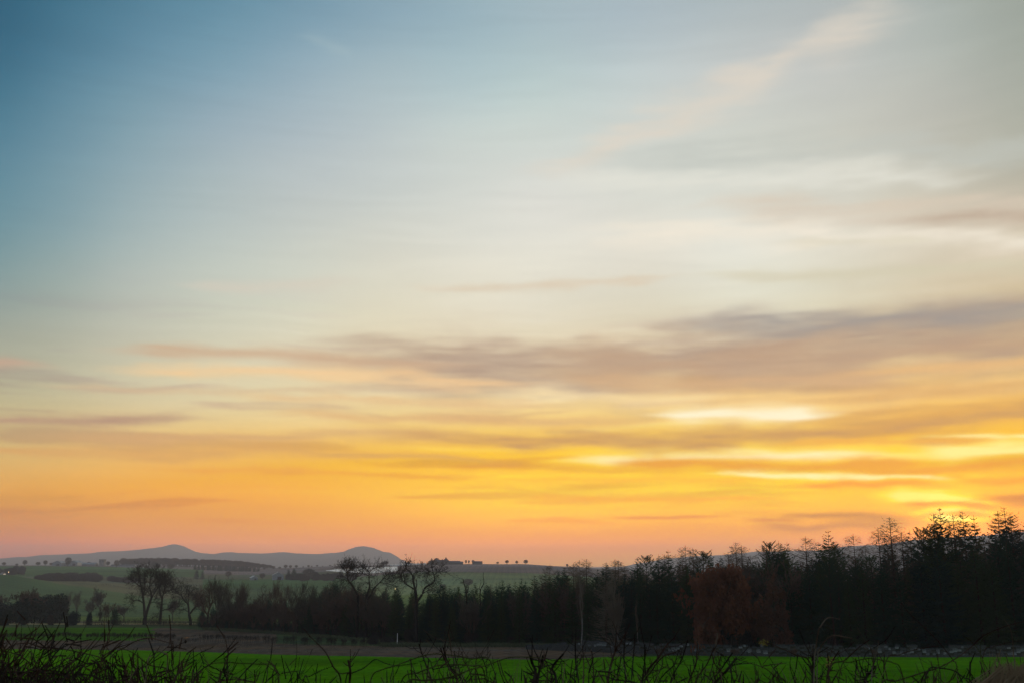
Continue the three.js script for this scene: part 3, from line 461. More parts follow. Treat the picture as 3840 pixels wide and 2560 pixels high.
const treeRandom = rng(777);
function plantTree(kind, x, z, height, label, o = {}) {           // a tree of that height standing on the ground at x, z
  const K = KIND[kind], R = treeRandom, s = K.shapes[o.shape ?? (R() * K.shapes.length | 0) % K.shapes.length], mi = o.mat ?? (R() * K.branchMats.length | 0);
  const t = thing(o.name || `${kind}_tree`, x, (o.y ?? groundY(x, z)) - 0.08, z, label, o.category || 'tree', o.group);
  const f = height / s.height, w = f * (o.wide ?? (0.9 + 0.25 * R())); t.scale.set(w, f, w); t.rotation.y = o.turn ?? R() * 6.283;
  if (o.lean) t.rotation.z = o.lean;
  part(t, 'trunk', s.trunk, o.trunkMat || K.trunkMat); const c = part(t, 'crown', s.branches, o.crownMat || K.branchMats[mi % K.branchMats.length]); if (s.leaves) part(c, 'leaves', s.leaves, K.leafMats[mi % K.leafMats.length]);
  return t;
}
// a tree whose top is seen on the line of sight (px, topPy) when it stands at depth d
function treeSeen(kind, px, topPy, d, label, o = {}) { const p = at(px, 2125, d), gy = groundY(p.x, p.z), top = EYE + d * rise(topPy); return plantTree(kind, p.x, p.z, Math.max(1.2, top - gy + 0.08), label, o); }

// ---------------------------------------------------------------- the wood
const ONES = ['', 'first', 'second', 'third', 'fourth', 'fifth', 'sixth', 'seventh', 'eighth', 'ninth', 'tenth', 'eleventh', 'twelfth', 'thirteenth', 'fourteenth', 'fifteenth', 'sixteenth', 'seventeenth', 'eighteenth', 'nineteenth'], TENS = ['', '', 'twent', 'thirt', 'fort', 'fift', 'sixt', 'sevent', 'eight'];
const ORD = Array.from({ length: 89 }, (_, n) => n < 20 ? ONES[n] : TENS[n / 10 | 0] + (n % 10 ? 'y-' + ONES[n % 10] : 'ieth'));
const linear = (pts) => (x) => { if (x <= pts[0][0]) return pts[0][1]; for (let k = 1; k < pts.length; k++) if (x <= pts[k][0]) return mix(pts[k - 1][1], pts[k][1], (x - pts[k - 1][0]) / (pts[k][0] - pts[k - 1][0])); return pts[pts.length - 1][1]; };
const woodEdge = linear([[700, 246], [800, 236], [1000, 216], [1300, 191], [1500, 172], [1700, 157], [2000, 153], [2400, 141], [3000, 130], [3840, 127], [4400, 126]]);
const canopy = linear([[740, 2298], [800, 2260], [900, 2236], [1000, 2238], [1150, 2234], [1250, 2170], [1400, 2186], [1500, 2186], [1620, 2185], [1750, 2183], [1950, 2175], [2050, 2141], [2150, 2127], [2230, 2140], [2300, 2113], [2450, 2113], [2600, 2093], [2700, 2103], [2780, 2081], [2900, 2055], [3000, 2059], [3100, 2043], [3200, 2073], [3300, 2071], [3400, 2049], [3500, 2019], [3600, 2023], [3700, 2027], [3760, 1987], [3840, 1977], [4300, 1965]]);
const SKYLINE = [
  ['spruce', 1182, 2200], ['spruce', 1215, 2196], ['spruce', 1262, 2166], ['larch', 1240, 2178], ['spruce', 1653, 2168], ['spruce', 1685, 2192], ['spruce', 1718, 2196], ['spruce', 1782, 2184], ['spruce', 1822, 2183], ['larch', 1840, 2190], ['spruce', 1862, 2186], ['spruce', 1880, 2169], ['spruce', 1910, 2198], ['spruce', 1933, 2178], ['spruce', 1956, 2167], ['spruce', 2006, 2154], ['larch', 2036, 2150], ['larch', 2063, 2114], ['spruce', 2089, 2132], ['spruce', 2117, 2126], ['larch', 2150, 2112], ['larch', 2178, 2097], ['larch', 2199, 2094], ['spruce', 2243, 2130],
  ['spruce', 2277, 2104], ['larch', 2303, 2094], ['larch', 2323, 2099], ['larch', 2343, 2120], ['spruce', 2388, 2093], ['pine', 2422, 2083], ['spruce', 2469, 2077], ['larch', 2492, 2078], ['spruce', 2509, 2059], ['spruce', 2560, 2078], ['larch', 2578, 2043], ['larch', 2597, 2052], ['pine', 2637, 2067], ['spruce', 2663, 2080], ['spruce', 2702, 2083], ['larch', 2735, 2067], ['larch', 2764, 2032], ['larch', 2779, 2042], ['spruce', 2822, 2098], ['larch', 2874, 2036], ['pine', 2895, 2038], ['spruce', 2921, 2026], ['spruce', 2939, 2040], ['spruce', 2956, 2029], ['larch', 3028, 2009], ['spruce', 3072, 2030], ['spruce', 3113, 1988], ['larch', 3134, 2030],
  ['larch', 3215, 2000], ['larch', 3254, 2046], ['larch', 3305, 1975], ['spruce', 3338, 2006], ['larch', 3352, 1938], ['larch', 3392, 1990], ['spruce', 3420, 1987], ['spruce', 3459, 1994], ['pine', 3476, 1978], ['spruce', 3514, 1925], ['spruce', 3545, 1903], ['larch', 3593, 1927], ['spruce', 3629, 1916], ['spruce', 3671, 1930], ['larch', 3700, 2010], ['spruce', 3759, 1915], ['larch', 3788, 1902], ['spruce', 3807, 1924], ['larch', 3838, 1984], ['spruce', 3880, 1930], ['spruce', 3960, 1920], ['larch', 4060, 1930]];
let woodInside;
{
  const R = rng(4242), count = {}, look = { spruce: 'dark spruce', larch: 'bare brown larch', pine: 'bushy-topped pine' };
  const named = { 3545: 'tallest dark spruce, its spire against the brightest glow of the sunset', 3352: 'crooked bare larch left of the conifers in front of the sunset glow', 3476: 'pine with a stubby candle-like top beside the sunset glow', 3028: 'broad rounded bare larch standing clear above the brown-leaved beeches', 2422: 'pine with upright candle shoots above the middle of the wood', 3759: 'dense dark spruce near the right edge of the wood' };
  for (const [kind, px, py] of [...SKYLINE].reverse()) {
    count[kind] = (count[kind] || 0) + 1;
    treeSeen(kind, px, py, woodEdge(px) + 4 + R() * 7, named[px] || `${look[kind]} reaching above the wood, ${ORD[count[kind]]} ${kind} top counting from the right`, { group: 'conifers along the top of the wood', wide: kind === 'larch' ? 1.3 + R() * 0.35 : 1.1 + R() * 0.35 });
  }
  // the mass of the wood: three ranks of trees behind its edge
  const inner = [], edgeCount = {}, edgeLook = { spruce: 'dark spruce', sapling: 'leafless thicket tree', larch: 'bare larch', oak: 'bare oak', pine: 'bushy pine', bush: 'evergreen bush' };
  for (let rank = 0; rank < 6; rank++) for (let px = 770; px < 4150;) {
    const d = woodEdge(px) + [0.6, 3.2, 6.6, 11, 16, 22][rank] + R() * 1.6, step = (rank === 0 ? 2.3 : rank < 3 ? 2.35 : 3.2) * 3812 / d * (0.8 + 0.45 * R());
    const q = R(), kind = rank > 3 ? 'spruce' : px < 1480 ? (q < 0.72 ? 'sapling' : q < 0.9 ? 'spruce' : 'oak') : px < 2040 ? (q < 0.84 ? 'spruce' : q < 0.93 ? 'sapling' : 'larch') : (q < 0.64 ? 'spruce' : q < (rank ? 0.8 : 0.66) ? 'larch' : q < 0.9 ? (rank ? 'sapling' : 'spruce') : 'pine');
    const low = rank === 0 ? 20 + 70 * R() : px < 1300 ? -6 + 50 * R() : 66 * R();
    const words = { spruce: 'dark spruce with boughs low down, merged into the shaded wood', sapling: 'leafless many-stemmed thicket tree merged into the shaded wood', larch: 'bare larch merged into the shaded wood below its skyline', oak: 'bare oak merged into the shaded wood below its skyline', pine: 'pine merged into the shaded wood below its skyline', bush: 'evergreen bush merged into the shaded foot of the wood' };
    if (rank > 2) { const x = side(px) * d; inner.push([px, d, Math.max(3, EYE + d * rise(canopy(px) + low) - groundY(x, -d)), 1.25 + 0.3 * R(), R() * 6]); }
    else if (!(rank === 0 && px > 2630 && px < 2930)) treeSeen(kind, px, Math.min(canopy(px) + low, 2380), d, rank ? words[kind] : `${edgeLook[kind]} in the wood's front rank, ${ORD[edgeCount[kind] = (edgeCount[kind] || 0) + 1]} of its kind from the left`, { group: `${kind} trees massed in the wood`, wide: (kind === 'sapling' ? 1.3 : 0.95) + 0.3 * R(), name: kind === 'sapling' ? 'thicket_tree' : undefined });
    px += step;
  }
  woodInside = inner;
  let b = 0; for (let px = 790; px < 4150; px += 46 + 50 * R()) treeSeen('bush', px, 2352 + 34 * R() + Math.max(0, (px - 1300) * 0.012), woodEdge(px) + 1.2 + R() * 3, `low dark bush at the shaded foot of the wood, ${ORD[++b]} from the left`, { group: 'undergrowth bushes in the wood', name: 'undergrowth_bush', category: 'bush', mat: 2, wide: 1 });
}
treeSeen('beech', 2716, 2112, 128.5, 'larger of two copper-brown beeches still holding dead leaves', { shape: 1, mat: 0, wide: 0.62, turn: 0.6 });
treeSeen('beech', 2884, 2150, 128, 'smaller copper-brown beech just right of the larger one', { shape: 0, mat: 1, wide: 0.5, turn: 2 });
treeSeen('beech', 2660, 2260, 128, 'low brown-leaved beech sapling at the foot of the large beech', { shape: 0, mat: 1, wide: 0.55, name: 'beech_sapling' });
treeSeen('larch', 2268, 2118, 138, 'pale grey-brown larch standing in front of the darker spruces', { shape: 1, wide: 1.45, crownMat: MAT.paleTwig[0] });
treeSeen('sapling', 2300, 2180, 137, 'pale brushy thicket tree beside the grey-brown larch', { wide: 1.0, crownMat: MAT.paleTwig[1], name: 'thicket_tree' });
treeSeen('birch', 2176, 2120, 143, 'birch with a pale upright stem, leftmost of the birches at the wood edge', { wide: 0.8 });
treeSeen('birch', 2313, 2110, 137, 'birch with a short pale stem rising through the grey-brown larch', { wide: 0.8 });
treeSeen('birch', 2390, 2230, 135.5, 'slender birch with a leaning pale stem right of the grey-brown larch', { wide: 0.5, lean: 0.10 });
treeSeen('birch', 2606, 2190, 131, 'birch with a pale stem just left of the copper-brown beech', { wide: 0.7 });

// trees whose limbs can be followed one by one
function limbTree(name, label, basePx, basePy, d, limbs, o = {}) {
  const k = d / 3812, R = rng(o.seed || 5), p = at(basePx, 2125, d), gy = groundY(p.x, p.z), gpy = EYE - gy;
  const toY = (py) => (EYE + d * rise(py)) - gy, toX = (px) => (px - basePx) * k;
  const sk = limbs.map(([pts, ra, rb, tw, zs = 0]) => { const n = pts.length; return [pts.map(([px, py], i) => [toX(px), py >= basePy ? -0.1 : toY(py), zs * i / n + (i ? (R() - 0.5) * 0.25 : 0)]), ra, rb, tw]; });
  const s = broadleafShape(o.seed || 5, 10, { skeleton: sk, levels: o.levels || 6, wiggle: o.wiggle || 0.3, up: o.up ?? 0.05, spread: 0.7, keep: 0.72, kids: o.kids || 2.5, minTwig: (o.minTwig || 0.014) * 1.4, twigLen: o.twigLen || 1 });
  const t = thing(name, p.x, gy, p.z, label, 'tree'); part(t, 'trunk', s.trunk, MAT.darkBark); part(t, 'crown', s.branches, MAT.hawthorn); return t;
}
limbTree('oak_tree', 'twisted bare oak with two crooked limbs and crows on top', 1566, 2405, 166, [
  [[[1566, 2410], [1562, 2318], [1564, 2258], [1559, 2212]], 0.42, 0.30, 0],
  [[[1559, 2214], [1551, 2180], [1547, 2158], [1535, 2142], [1521, 2130], [1519, 2112]], 0.24, 0.05, 16, -0.8], [[[1559, 2212], [1564, 2193], [1563, 2171]], 0.17, 0.06, 2, 0.4], [[[1558, 2210], [1532, 2194], [1519, 2184], [1521, 2168]], 0.18, 0.05, 9, 0.6],
  [[[1549, 2168], [1555, 2148], [1574, 2143], [1585, 2141]], 0.12, 0.03, 9, -0.5], [[[1535, 2142], [1520, 2140], [1508, 2150], [1500, 2165]], 0.08, 0.02, 9, 0.5], [[[1519, 2184], [1508, 2172], [1506, 2155]], 0.08, 0.02, 7],
  [[[1566, 2255], [1586, 2226], [1593, 2206], [1610, 2193], [1628, 2181], [1631, 2163], [1625, 2143], [1622, 2129]], 0.26, 0.05, 16, 0.9], [[[1628, 2155], [1643, 2145], [1660, 2139]], 0.09, 0.02, 8, 0.4], [[[1610, 2193], [1620, 2200], [1626, 2192]], 0.09, 0.03, 4], [[[1626, 2148], [1610, 2140], [1602, 2150]], 0.07, 0.02, 7], [[[1586, 2226], [1600, 2216], [1616, 2208]], 0.09, 0.02, 5]], { seed: 301, levels: 6 });
limbTree('oak_tree', 'flat-topped bare tree standing before the white covered field', 1380, 2385, 182, [
  [[[1380, 2390], [1378, 2300], [1378, 2228]], 0.36, 0.26, 0], [[[1378, 2230], [1387, 2200], [1385, 2170], [1386, 2148], [1400, 2127]], 0.2, 0.05, 16, 0.4], [[[1384, 2158], [1362, 2150], [1350, 2140]], 0.1, 0.03, 10, -0.6], [[[1387, 2148], [1372, 2132], [1362, 2122]], 0.09, 0.03, 10, 0.7], [[[1396, 2132], [1412, 2126], [1426, 2124]], 0.08, 0.02, 10, -0.3],
  [[[1379, 2250], [1397, 2224], [1402, 2208], [1428, 2181], [1443, 2163], [1458, 2152]], 0.2, 0.06, 14, 0.5], [[[1440, 2166], [1452, 2170], [1466, 2160]], 0.1, 0.03, 14, -0.4], [[[1428, 2182], [1450, 2187], [1478, 2190]], 0.08, 0.02, 8, 0.6]], { seed: 302 });
limbTree('oak_tree', 'bare tree with a dense dark tuft of twigs on a leaning stem', 1345, 2390, 186, [
  [[[1346, 2395], [1348, 2300], [1345, 2228]], 0.3, 0.24, 0], [[[1345, 2232], [1322, 2192], [1308, 2176], [1302, 2150], [1300, 2132], [1303, 2116]], 0.22, 0.06, 18, 0.3], [[[1303, 2150], [1290, 2136], [1284, 2128]], 0.1, 0.03, 14, -0.5], [[[1302, 2145], [1316, 2132], [1324, 2124]], 0.1, 0.03, 14, 0.5], [[[1315, 2184], [1330, 2170], [1338, 2160]], 0.1, 0.03, 9, -0.3], [[[1312, 2180], [1296, 2172], [1284, 2174]], 0.08, 0.02, 7]], { seed: 303, kids: 2.9 });
limbTree('dead_tree', 'dead forked snag of bare stems above the young spruces', 1752, 2400, 162, [[[[1752, 2405], [1751, 2300], [1751, 2232]], 0.2, 0.14, 0], [[[1751, 2236], [1746, 2205], [1740, 2186], [1738, 2171]], 0.13, 0.05, 1], [[[1750, 2228], [1757, 2205], [1756, 2195]], 0.1, 0.04, 1]], { seed: 304, levels: 5 });
limbTree('dead_tree', 'thin crooked dead stem rising alone above the young spruces', 1806, 2400, 162, [[[[1806, 2405], [1804, 2290], [1802, 2212], [1813, 2190], [1815, 2180], [1812, 2160], [1814, 2145]], 0.15, 0.035, 0], [[[1802, 2214], [1798, 2204], [1800, 2196]], 0.06, 0.03, 1]], { seed: 305, levels: 5 });
// the trees on the left of the wood
limbTree('ash_tree', 'tall bare ash dividing low into two stems beside the valley meadow', 557, 2345, 282, [
  [[[557, 2350], [557, 2330], [558, 2306]], 0.75, 0.62, 0], [[[556, 2308], [547, 2258], [540, 2228], [530, 2195], [520, 2160], [512, 2146]], 0.5, 0.07, 26, -1], [[[559, 2308], [572, 2258], [578, 2235], [570, 2205], [570, 2170], [580, 2148]], 0.48, 0.07, 26, 1], [[[549, 2262], [530, 2250], [515, 2252], [498, 2275]], 0.2, 0.04, 14, 1], [[[544, 2240], [548, 2205], [545, 2170], [552, 2150]], 0.22, 0.05, 20], [[[575, 2246], [590, 2215], [606, 2190], [612, 2178]], 0.22, 0.05, 20, 0.6], [[[532, 2200], [512, 2185], [498, 2172]], 0.18, 0.04, 18], [[[570, 2262], [586, 2256], [600, 2262]], 0.14, 0.03, 10, -1], [[[571, 2190], [584, 2172], [592, 2160]], 0.16, 0.04, 16, -0.6]], { seed: 306, twigLen: 1.7, minTwig: 0.02, kids: 2.8 });
limbTree('ash_tree', 'bare single-stemmed ash close right of the two-stemmed one', 615, 2338, 290, [
  [[[614, 2345], [614, 2310], [616, 2262]], 0.5, 0.4, 0], [[[616, 2264], [618, 2235], [626, 2205], [640, 2180]], 0.32, 0.05, 22, 0.6], [[[617, 2250], [606, 2222], [604, 2200], [610, 2178]], 0.26, 0.05, 22, -0.6], [[[615, 2290], [632, 2284], [655, 2278], [664, 2262]], 0.2, 0.04, 12], [[[622, 2225], [640, 2212], [652, 2205]], 0.16, 0.04, 16], [[[612, 2288], [604, 2300], [600, 2318]], 0.1, 0.03, 8], [[[620, 2215], [622, 2190], [628, 2172]], 0.16, 0.04, 16, -0.3]], { seed: 307, twigLen: 1.6, minTwig: 0.02, kids: 2.7 });
limbTree('ash_tree', 'crooked bare tree with a long curved limb left of the wood', 728, 2345, 272, [
  [[[729, 2350], [726, 2322], [720, 2302]], 0.52, 0.42, 0], [[[720, 2304], [712, 2265], [695, 2246], [683, 2222], [684, 2192]], 0.34, 0.06, 16, -0.5], [[[724, 2300], [738, 2280], [748, 2270], [756, 2255]], 0.32, 0.1, 22, 0.6], [[[716, 2270], [713, 2240], [716, 2215]], 0.18, 0.04, 16], [[[714, 2292], [700, 2284], [684, 2286]], 0.14, 0.03, 8], [[[690, 2236], [676, 2226], [668, 2222]], 0.1, 0.03, 8], [[[744, 2274], [764, 2266], [776, 2248]], 0.16, 0.04, 16], [[[740, 2278], [742, 2250], [736, 2232]], 0.14, 0.03, 14]], { seed: 308, twigLen: 1.5, minTwig: 0.018, kids: 2.8 });
for (const [kind, px, py, d, label, o] of [
  ['oak', 788, 2166, 240, 'spreading bare oak at the left end of the wood', { wide: 1.1, shape: 1 }], ['ash', 830, 2150, 238, 'tall bare ash behind the spreading oak at the wood end', { wide: 0.7 }], ['oak', 872, 2186, 232, 'smaller bare oak between the ash and the pale forked tree', {}], ['ash', 905, 2172, 228, 'pale forked bare tree rising above the brushy wood', { wide: 0.75, shape: 0 }],
  ['oak', 995, 2172, 222, 'bare oak with open zigzag limbs above the brushy wood', { wide: 0.9, shape: 0 }], ['ash', 1042, 2158, 218, 'dark bare ash with a bent tip above the brushy wood', { wide: 0.6, shape: 1 }], ['oak', 1075, 2180, 214, 'thin bare oak right of the ash with the bent tip', { wide: 0.7 }], ['oak', 1125, 2170, 208, 'bare oak with dense upright twigs above the brushy wood', { wide: 0.9, shape: 2 }], ['oak', 1160, 2180, 205, 'dark bare oak left of the small pointed spruce', { wide: 0.8, shape: 2 }]]) treeSeen(kind, px, py, d, label, o);

// ---------------------------------------------------------------- the valley on the left
const visibleGround = (px, py, from = 100, to = 2600) => { for (let d = from; d < to; d *= 1.004) { const p = at(px, py, d); if (p.y <= groundY(p.x, p.z)) return p; } const p = at(px, py, to); p.y = groundY(p.x, p.z); return p; };
for (const [kind, px, py, d, label, o] of [
  ['bush', 42, 2292, 268, 'dark rounded evergreen at the left edge behind the green strip', { wide: 1.25 }], ['bush', 108, 2290, 270, 'dark evergreen second from the left behind the green strip', { wide: 0.8 }], ['bush', 206, 2306, 268, 'small rounded evergreen alone between gaps of pale field', { wide: 0.85 }], ['bush', 292, 2296, 268, 'broad dark evergreen with a flat top behind the green strip', { wide: 1.1 }], ['bush', 352, 2300, 272, 'narrow dark evergreen beside the little conifer', { wide: 0.6 }],
  ['spruce', 448, 2273, 272, 'small leaning dark conifer at the edge of the pale field', { wide: 1.9, lean: -0.08, shape: 2 }], ['sapling', 400, 2282, 276, 'bare twiggy bush left of the small conifer', { wide: 1.2, name: 'thicket_tree' }], ['sapling', 424, 2252, 300, 'greyish bare bush behind the small conifer', { wide: 1.3, name: 'thicket_tree' }],
  ['roundtree', 88, 2196, 330, 'great dark rounded tree in the valley at the left', { wide: 1.35, shape: 0 }], ['roundtree', 140, 2205, 345, 'reddish-brown tree leaning out of the great dark tree', { wide: 1.0, shape: 1, mat: 2 }], ['roundtree', 18, 2210, 340, 'dark tree at the far left edge of the valley', { wide: 1.3 }], ['bush', 232, 2236, 360, 'blue-dark rounded evergreen at the right end of the valley trees', { wide: 1.1, mat: 0 }], ['bush', 180, 2232, 365, 'broad dusky evergreen in the middle of the valley trees', { wide: 1.5, mat: 1 }], ['bush', 120, 2250, 330, 'dark evergreen under the great rounded tree', { wide: 1.6, mat: 0 }], ['bush', 20, 2262, 335, 'dark evergreen at the foot of the far left tree', { wide: 1.6, mat: 1 }],
  ['ash', 272, 2212, 470, 'slim bare tree, left one of a pair on the valley meadow', { wide: 0.8, shape: 1 }], ['ash', 305, 2210, 470, 'slim bare tree, right one of a pair on the valley meadow', { wide: 0.9, shape: 1 }], ['roundtree', 390, 2193, 455, 'bare tree with a rounded crown standing alone on the meadow', { wide: 0.72, shape: 0 }], ['roundtree', 355, 2240, 440, 'low bare tree left of the rounded meadow tree', { wide: 0.9, shape: 1 }], ['roundtree', 480, 2262, 430, 'low blurred bare tree behind the tall ash', { wide: 1.2 }], ['roundtree', 660, 2240, 420, 'small bare tree between the ash and the crooked tree', { wide: 1.0 }]]) treeSeen(kind, px, py, d, label, { group: 'trees in the valley', ...o });

// hedges
function hedgeMesh(name, label, from, to, depthOf, height, seed, o = {}) {
  const R = rng(seed), hawthornTwig = o.mat || MAT.hawthorn, S = new Mesher(), B = new Mesher(), a = at(from, 2125, depthOf(side(from))), n = Math.ceil(Math.abs(to - from) / 3812 * depthOf(side((from + to) / 2)) / (o.gap || 0.16)), g = thing(name, a.x, 0, a.z, label, 'hedge', o.group);
  for (let k = 0; k < n; k++) {
    const px = mix(from, to, (k + R()) / n), d = depthOf(side(px)) + (R() - 0.5) * (o.deep || 0.5), x = side(px) * d, z = -d, y = groundY(x, z), H = height * (0.75 + 0.35 * fbm(px / 22, 1, seed, 2)), base = V(x - a.x, y - 0.03, z - a.z), lean = sphereDir(R).multiplyScalar(0.25), top = base.clone().add(V(lean.x * H * 0.5, H * (0.8 + 0.2 * R()), lean.z * H * 0.5)), m = base.clone().lerp(top, 0.5).add(V((R() - 0.5) * 0.1, 0, (R() - 0.5) * 0.1));
    if (k % 2 === 0) S.tube([base, m, top], [0.03, 0.02, 0.008], 3, false);
    const tw = o.twigs || 26; for (let q = 0; q < tw; q++) { const t = mix(o.low ?? 0.35, 1, Math.sqrt(R())), p = base.clone().lerp(top, t).addScaledVector(sphereDir(R), 0.12), dr = sphereDir(R).add(V(0, 0.5, 0)).normalize(); B.strip(p, p.clone().addScaledVector(dr, 0.14 + 0.2 * R()), o.w || 0.009, 0.003, acrossOf(dr, R)); }
  }
  part(g, 'stems', S.geometry(), MAT.oakBark, 'stuff'); part(g, 'twigs', B.geometry(), hawthornTwig, 'stuff'); return g;
}
hedgeMesh('hedge', 'gappy low hedge between green strip and brown stubble, left stretch', -260, 330, hedgeLine, 1.3, 501, { group: 'field hedge', w: 0.024, twigs: 44, low: 0.5 });
hedgeMesh('hedge', 'gappy low hedge between fields, middle stretch below the bare ash trees', 345, 676, hedgeLine, 1.3, 502, { group: 'field hedge', w: 0.024, twigs: 44, low: 0.5 });
hedgeMesh('hedge', 'thinning low hedge along the stubble, right stretch before the wood', 768, 985, hedgeLine, 1.35, 503, { group: 'field hedge', w: 0.022, twigs: 36, low: 0.4 });
hedgeMesh('hedge', 'low thin gap in the field hedge in front of the puddles', 682, 762, hedgeLine, 0.6, 504, { group: 'field hedge', w: 0.012, twigs: 18 });
{ let k = 0; for (const px of [1014, 1042, 1086, 1112, 1150, 1163, 1208, 1247, 1262, 1298, 1338, 1372]) hedgeMesh('hedge_shrub', `lone leftover hedge shrub on the stubble edge, ${ORD[++k]} after the hedge ends`, px - 9 - (k * 7 % 5), px + 9, hedgeLine, 1.15 + 0.3 * (k * 5 % 3) / 3, 510 + k, { group: 'leftover hedge shrubs', gap: 0.1, low: 0.2, twigs: 30, w: 0.02 }); }
hedgeMesh('hedge', 'trimmed dark hedge at the foot of the valley evergreens', 330, 655, () => 266, 1.6, 521, { twigs: 34, w: 0.02, low: 0.05 });
hedgeMesh('hedge', 'dark hedge running from the bare ash towards the wood', 560, 780, () => 262, 1.3, 522, { twigs: 34, w: 0.02, low: 0.05 });
hedgeMesh('hedge', 'dark field hedge beyond the meadow behind the ash trees', 440, 800, () => 372, 1.7, 523, { twigs: 22, w: 0.03, low: 0.05, gap: 0.25 });
for (const [from, to, d0, d1, h, label] of [[1440, 2330, 985, 1010, 2.2, 'hedgerow crossing the green hillside below the hilltop farm'], [1560, 2260, 850, 838, 2.0, 'lower hedgerow crossing the hillside behind the wood'], [1560, 2240, 1145, 1128, 1.6, 'thin hedgerow under the ploughed crest of the hill'], [20, 560, 1235, 1290, 2.4, 'dark hedgerow along the far left slope'], [-100, 520, 1680, 1690, 2.4, 'hedgerow below the farm sheds on the left skyline'], [560, 1330, 1190, 1215, 2.0, 'hedgerow below the blue-grey farm shed'], [380, 800, 905, 930, 1.8, 'faint hedgerow across the left hillside'], [1240, 1500, 1290, 1320, 1.8, 'hedgerow under the white covered field'], [600, 1250, 1430, 1500, 2, 'hedgerow between the far wood and the farm shed']])
  hedgeMesh('hedgerow', label, from, to, (s) => mix(d0, d1, clamp((s * 3812 + 1920 - from) / (to - from))), h, 540 + from, { gap: 1.1, twigs: 12, w: 0.22, low: 0.0, deep: 1.5, group: 'far hedgerows', mat: MAT.bush[2] });

// far woods and scrub that read as one mass
function mass(name, label, shape, mat, spots) { const m = new THREE.InstancedMesh(mergeGeometries([shape.trunk, shape.branches]), mat, spots.length), M = new THREE.Matrix4(), Q = new THREE.Quaternion(); spots.forEach(([px, d, h, w, a], i) => { const x = side(px) * d, f = h / shape.height; M.compose(V(x, groundY(x, -d) - 0.2, -d), Q.setFromAxisAngle(UPV, a), V(f * w, f, f * w)); m.setMatrixAt(i, M); }); m.name = numbered(name); m.castShadow = m.receiveShadow = true; tag(m, label, 'woodland', null, 'stuff'); scene.add(m); }
{
  mass('inner_wood', 'dark mass of spruces deep inside the wood', KIND.spruce.shapes[2], MAT.spruce[2], woodInside);
  const R = rng(900), spots = []; for (let k = 0; k < 330; k++) { const px = 455 + R() * 560, d = 1880 + R() * 200; spots.push([px, d, (px > 900 ? 13 - (px - 900) * 0.06 : 13) * (0.8 + 0.35 * R()), 1.1, R() * 6]); }
  mass('distant_wood', 'distant strip of bare woodland along the left skyline', KIND.fartree.shapes[2], MAT.twig[0], spots);
  const s2 = []; for (let k = 0; k < 120; k++) { const px = 725 + R() * 250, d = 1640 + R() * 60; s2.push([px, d, 9 * (0.9 + 0.15 * R()) * (px > 930 ? 0.75 : 1), 1.3, R() * 6]); }
  mass('conifer_plantation', 'dark even-topped plantation block in front of the distant wood', KIND.spruce.shapes[3], MAT.spruce[2], s2);
  const s3 = []; for (let k = 0; k < 90; k++) { const t = R(); s3.push([150 + 215 * t, 1010 + 60 * t + R() * 130, 4 + 3 * R(), 1.7, R() * 6]); } for (let k = 0; k < 26; k++) s3.push([420 + R() * 90, 1090 + R() * 60, 3.5 + 2 * R(), 1.5, R() * 6]);
  mass('scrub', 'dark scrub filling the hollow on the far left slope', KIND.bush.shapes[1], MAT.bush[2], s3);
  const s4 = []; for (let k = 0; k < 60; k++) s4.push([1075 + R() * 260, 1130 + R() * 90, 4 + 3 * R(), 1.3, R() * 6]);
  mass('scrub', 'dusky scrub and trees massed below the white covered field', KIND.bush.shapes[0], MAT.bush[2], s4);
  const s5 = []; for (let k = 0; k < 46; k++) s5.push([-60 + R() * 150, 1290 + R() * 120, 5 + 4 * R(), 1.3, R() * 6]);
  mass('scrub', 'dark trees massed on the far left slope below the skyline', KIND.bush.shapes[2], MAT.bush[1], s5);
}
